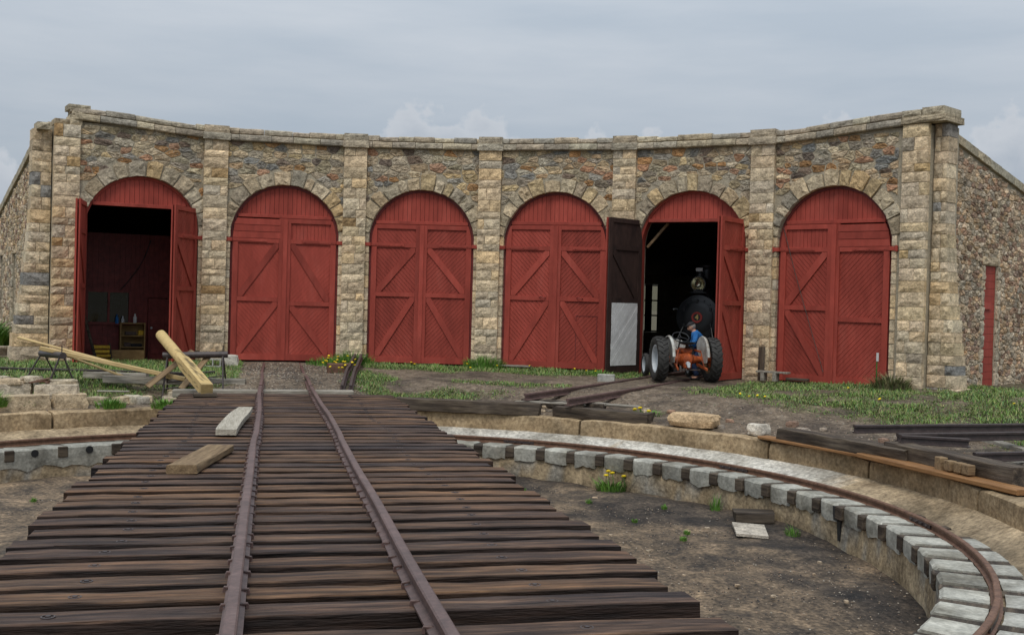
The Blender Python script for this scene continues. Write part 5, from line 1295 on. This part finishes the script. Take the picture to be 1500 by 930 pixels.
# ------------------------------------------------------------------ grass, weeds, flowers, gravel
GRN = [(.14, .26, .045), (.17, .24, .065), (.11, .18, .05), (.22, .25, .09), (.10, .19, .07), (.27, .25, .12)]
def blade(q, x, y, z, h, w, lean, az, col):
    dx, dy = cos(az)*w, sin(az)*w; lx, ly = -sin(az)*lean*h, cos(az)*lean*h; n = len(q.v)
    q.v += [Vector((x-dx, y-dy, z)), Vector((x+dx, y+dy, z)), Vector((x-dx*.7+lx*.35, y-dy*.7+ly*.35, z+h*.6)), Vector((x+dx*.7+lx*.35, y+dy*.7+ly*.35, z+h*.6)), Vector((x+lx, y+ly, z+h))]
    q.c += [col]*5; q.f += [[n, n+1, n+3, n+2], [n+2, n+3, n+4]]
gr = MB(); cnt = 0
for it in range(330000):
    a = radians(rnd(-42, 92)); r = sqrt(rnd(9.55**2, 19.0**2)); p_ = ringpt(r, a, 0)
    if hypot(p_.x-XR, p_.y-YC) > R-.12 and -1.62 < atan2(p_.x-XR, p_.y-YC)/D < 4.7: continue
    m_ = gmask(p_.x, p_.y)
    low = it % 3 == 0
    if rnd(0, 1) > (m_*.95 if not low else min(1, m_*1.5+.02)): continue
    cl = .5+.5*fbm(p_.x, p_.y, 1.7, 60)
    h = rnd(.03, .08)*(.5+1.2*cl)*(.5+.7*m_)*(.5 if low else 1); c = vary(random.choice(GRN), .15); c = tuple(x*(.8+.5*cl) for x in c)
    blade(gr, p_.x, p_.y, ground(p_.x, p_.y)-.01, h, rnd(.005, .011)*(1.8 if low else 1), rnd(.2, 1.3)*(1.6 if low else 1), rnd(0, 2*pi), c); cnt += 1
tag(gr.build('grass', 'grass'), 'short patchy grass between the pit and the roundhouse', 'grass', kind='stuff')
def tuft(name, x, y, z, rad, h, n, label, cat='weed', wide=.01, cols=GRN, group=None, m_='grass', lean=.7):
    q = MB()
    for i in range(n):
        r = rad*sqrt(rnd(0, 1)); a = rnd(0, 2*pi); k_ = 1-.5*(r/rad)
        blade(q, x+r*cos(a), y+r*sin(a), z-.02, h*rnd(.55, 1.1)*k_, wide*rnd(.7, 1.3), rnd(.1, lean), a-pi/2+rnd(-.7, .7), vary(random.choice(cols), .2))
    return tag(q.build(name, m_), label, cat, group)
LUSH = [(.11, .25, .035), (.15, .29, .05), (.09, .20, .035)]
for k, lb in ((.5, 'tall grass at the foot of the pilaster beside the second door'), (1.5, 'tall grass at the foot of the pilaster between the third and fourth doors')):
    p_ = bayM(k, RJ) @ Vector((.05, -.55, 0)); tuft('tall_grass', p_.x, p_.y, ground(p_.x, p_.y), .6, .5, 700, lb, 'grass', .009, LUSH)
p_ = bayM(.5, RJ) @ Vector((-.45, -1.1, 0)); tuft('tall_grass', p_.x, p_.y, ground(p_.x, p_.y), .7, .34, 500, 'tall grass behind the rusty box at the middle track', 'grass', .009, LUSH)
p_ = bayM(3) @ Vector((-1.9, -1.6, 0)); tuft('tall_grass', p_.x, p_.y, ground(p_.x, p_.y), .35, .25, 160, 'grass clump under the dark open door leaf', 'grass', .009, LUSH)
p_ = bayM(TRIGHT, RJ) @ Vector((-.1, -.75, 0)); tuft('scrub_bush', p_.x, p_.y, ground(p_.x, p_.y), .42, .5, 420, 'brown green scrub bush at the foot of the right end pilaster', 'bush', .016, [(.16, .19, .07), (.2, .18, .09), (.12, .11, .06)], m_='grass', lean=1.2)
p_ = Vector(zt_(9.55, -34.2, -.3)); tuft('round_bush', p_.x, p_.y, -.36, .26, .34, 500, 'round green bush growing on the left pit rim', 'bush', .012, LUSH, lean=1.1)
tuft('grass_tuft', 7.28, 17.0, PITZ, .1, .36, 60, 'upright grass tuft at the curb between the dandelions and the charred block', 'grass', .007, LUSH, lean=.4)
tuft('grass_tuft', 7.68, 15.05, PITZ, .12, .2, 60, 'low grass tuft at the curb next to the charred block', 'grass', .007, LUSH)
for i in range(9):
    x, y_ = rr_(rnd(3.2, 7.0), rnd(35, 112)); tuft('pit_weed', x, y_, PITZ, .05, .1, 40, 'tiny green weed sprouting from the pit floor gravel', 'weed', .008, LUSH, 'weeds on the right pit floor')
for x, y_ in ((-3.0, 17.8), (-3.6, 18.6), (-2.9, 19.4)): tuft('pit_weed', x, y_, PITZ, .05, .1, 40, 'small green weed on the pit floor left of the deck', 'weed', .008, LUSH, 'weeds left of the deck')
for x, y_, lb in ((-2.0, 22.95, 'bright green clump beside the log end'), (-3.05, 22.9, 'green clump beside the pale lath'), (-4.55, 22.55, 'bluish green clump before the squared stones')):
    tuft('weed_clump', x, y_, ground(x, y_), .28, .26, 260, lb, 'weed', .012, LUSH, lean=1)
fq = MB(); fq.lathe([(0, .012), (.02, .016), (.034, .008), (.036, -.004), (.015, -.014), (0, -.014)], 10, RY(-pi/2)); flower_me = fq.mesh('dandelion', 'petal', True)
flower_me.materials.append(MAT['leaf']); nb = len(flower_me.polygons)
bm = bmesh.new(); bm.from_mesh(flower_me)
r_ = bmesh.ops.create_cone(bm, segments=6, radius1=.005, radius2=.005, depth=.2); 
for v in r_['verts']: v.co.z -= .11
for f in bm.faces:
    if all(v in r_['verts'] for v in f.verts): f.material_index = 1
bm.to_mesh(flower_me); bm.free()
def dandelion(x, y_, z, h, label, group, s=1.0):
    o = bpy.data.objects.new('dandelion', flower_me); link(o, None, T(x, y_, z+h) @ RZ(rnd(0, 3)) @ RX(rnd(-.5, .1)) @ RY(rnd(-.3, .3)) @ Matrix.Scale(s, 4)); tag(o, label, 'flower', group)
for i in range(26): x, y_ = rnd(1.15, 2.35), rnd(26.6, 29.8); dandelion(x, y_, ground(x, y_), rnd(.1, .3), 'yellow dandelion blooming round the rusty box by the middle track', 'dandelions round the rusty box', .95)
for i in range(10):
    p_ = bayM(rnd(.75, 2.6)) @ Vector((0, -rnd(.5, 2.2), 0)); dandelion(p_.x, p_.y, ground(p_.x, p_.y), rnd(.08, .2), 'yellow dandelion in the grass strip before the closed doors', 'dandelions before the closed doors', .85)
for i in range(22):
    a = rnd(42, 72) if i % 2 else rnd(50, 55); r = rnd(10.9, 15.5) if i % 2 else rnd(11, 12.4); x, y_ = rr_(r, a)
    if gmask(x, y_) > .1: dandelion(x, y_, ground(x, y_), rnd(.06, .14), 'yellow dandelion in the grass before the right end bays', 'dandelions in the right grass', .8)
tuft('leafy_bush', -8.3, 35.2, 0, .75, 1.1, 900, 'leafy green bush at the foot of the left end wall', 'bush', .03, LUSH, lean=1.0)
for i in range(7):
    x, y_ = rnd(-7.6, -6.4), rnd(31.6, 33.4); s = rnd(.3, .6); rock('wall_rock', (x, y_, s*.2), (s, s*.8, s*.55), vary((.4, .35, .27), .2), 'grey tan rock heaped at the foot of the left end wall', 'stone', 'rocks at the left end wall', rz=rnd(0, 3))
def clump(x, y_, z, rad, n, label, h=.28):
    c = thing('dandelion_clump', label, 'flower', T(x, y_, z)); q = MB()
    for i in range(120):
        a = rnd(0, 2*pi); r = rad*sqrt(rnd(0, .8)); blade(q, x+r*cos(a), y_+r*sin(a), z-.02, h*rnd(.5, 1), .016, rnd(.3, 1.1), a-pi/2, vary(random.choice(LUSH), .2))
    q.build('leaves', 'leaf' if 0 else 'grass', c)
    for i in range(n):
        a = rnd(0, 2*pi); r = rad*sqrt(rnd(0, 1)); link(bpy.data.objects.new('flower_head', flower_me), c, T(x+r*cos(a), y_+r*sin(a), z+h*rnd(.9, 1.15)) @ RX(rnd(-.6, .2)) @ Matrix.Scale(1.3, 4))
clump(6.08, 18.95, PITZ-.02, .3, 4, 'leafy dandelion clump growing at the foot of the pit curb', .3)
x, y_ = rr_(9.52, -38.2); clump(x, y_, -.35, .3, 14, 'leafy dandelion clump full of yellow flowers on the left pit rim', .3)
x, y_ = rr_(10.1, 45.5); clump(x, y_, ground(x, y_), .35, 4, 'low bluish dandelion clump behind the tan boulder', .13)
gv = MB(); OC = [(1, 0, 0), (-1, 0, 0), (0, 1, 0), (0, -1, 0), (0, 0, 1), (0, 0, -1)]; OF = [[0, 2, 4], [2, 1, 4], [1, 3, 4], [3, 0, 4], [2, 0, 5], [1, 2, 5], [3, 1, 5], [0, 3, 5]]
def grav(x, y_, z, s, col):
    n = len(gv.v); a = rnd(0, 3); ca, sa = cos(a), sin(a)
    for p_ in OC:
        u, v, w = p_[0]*s*rnd(.6, 1.2), p_[1]*s*rnd(.6, 1.2), p_[2]*s*rnd(.4, .8); gv.v.append(Vector((x+u*ca-v*sa, y_+u*sa+v*ca, z+w))); gv.c.append(col)
    gv.f += [[i+n for i in f] for f in OF]
GC = [(.28, .22, .16), (.17, .14, .115), (.36, .31, .25), (.05, .047, .047), (.24, .17, .12), (.09, .08, .07)]
for i in range(5000):
    x, y_ = rr_(sqrt(rnd(2.0**2, 7.6**2)), rnd(15, 135) if i % 5 else rnd(-50, -14)); grav(x, y_, PITZ-.03, rnd(.006, .018), vary(random.choice(GC), .2))
for i in range(5500):
    x, y_ = (rnd(-1.0, 2.2), rnd(23.3, 30.8)) if i % 3 else rr_(rnd(9.5, 12.2), rnd(18, 100))
    grav(x, y_, ground(x, y_)+.004, rnd(.008, .03), vary(random.choice(GC[:3]+GC[4:]), .2))
tag(gv.build('gravel', 'pebble'), 'fine gravel strewn on the pit floor and the dirt', 'gravel', kind='stuff')
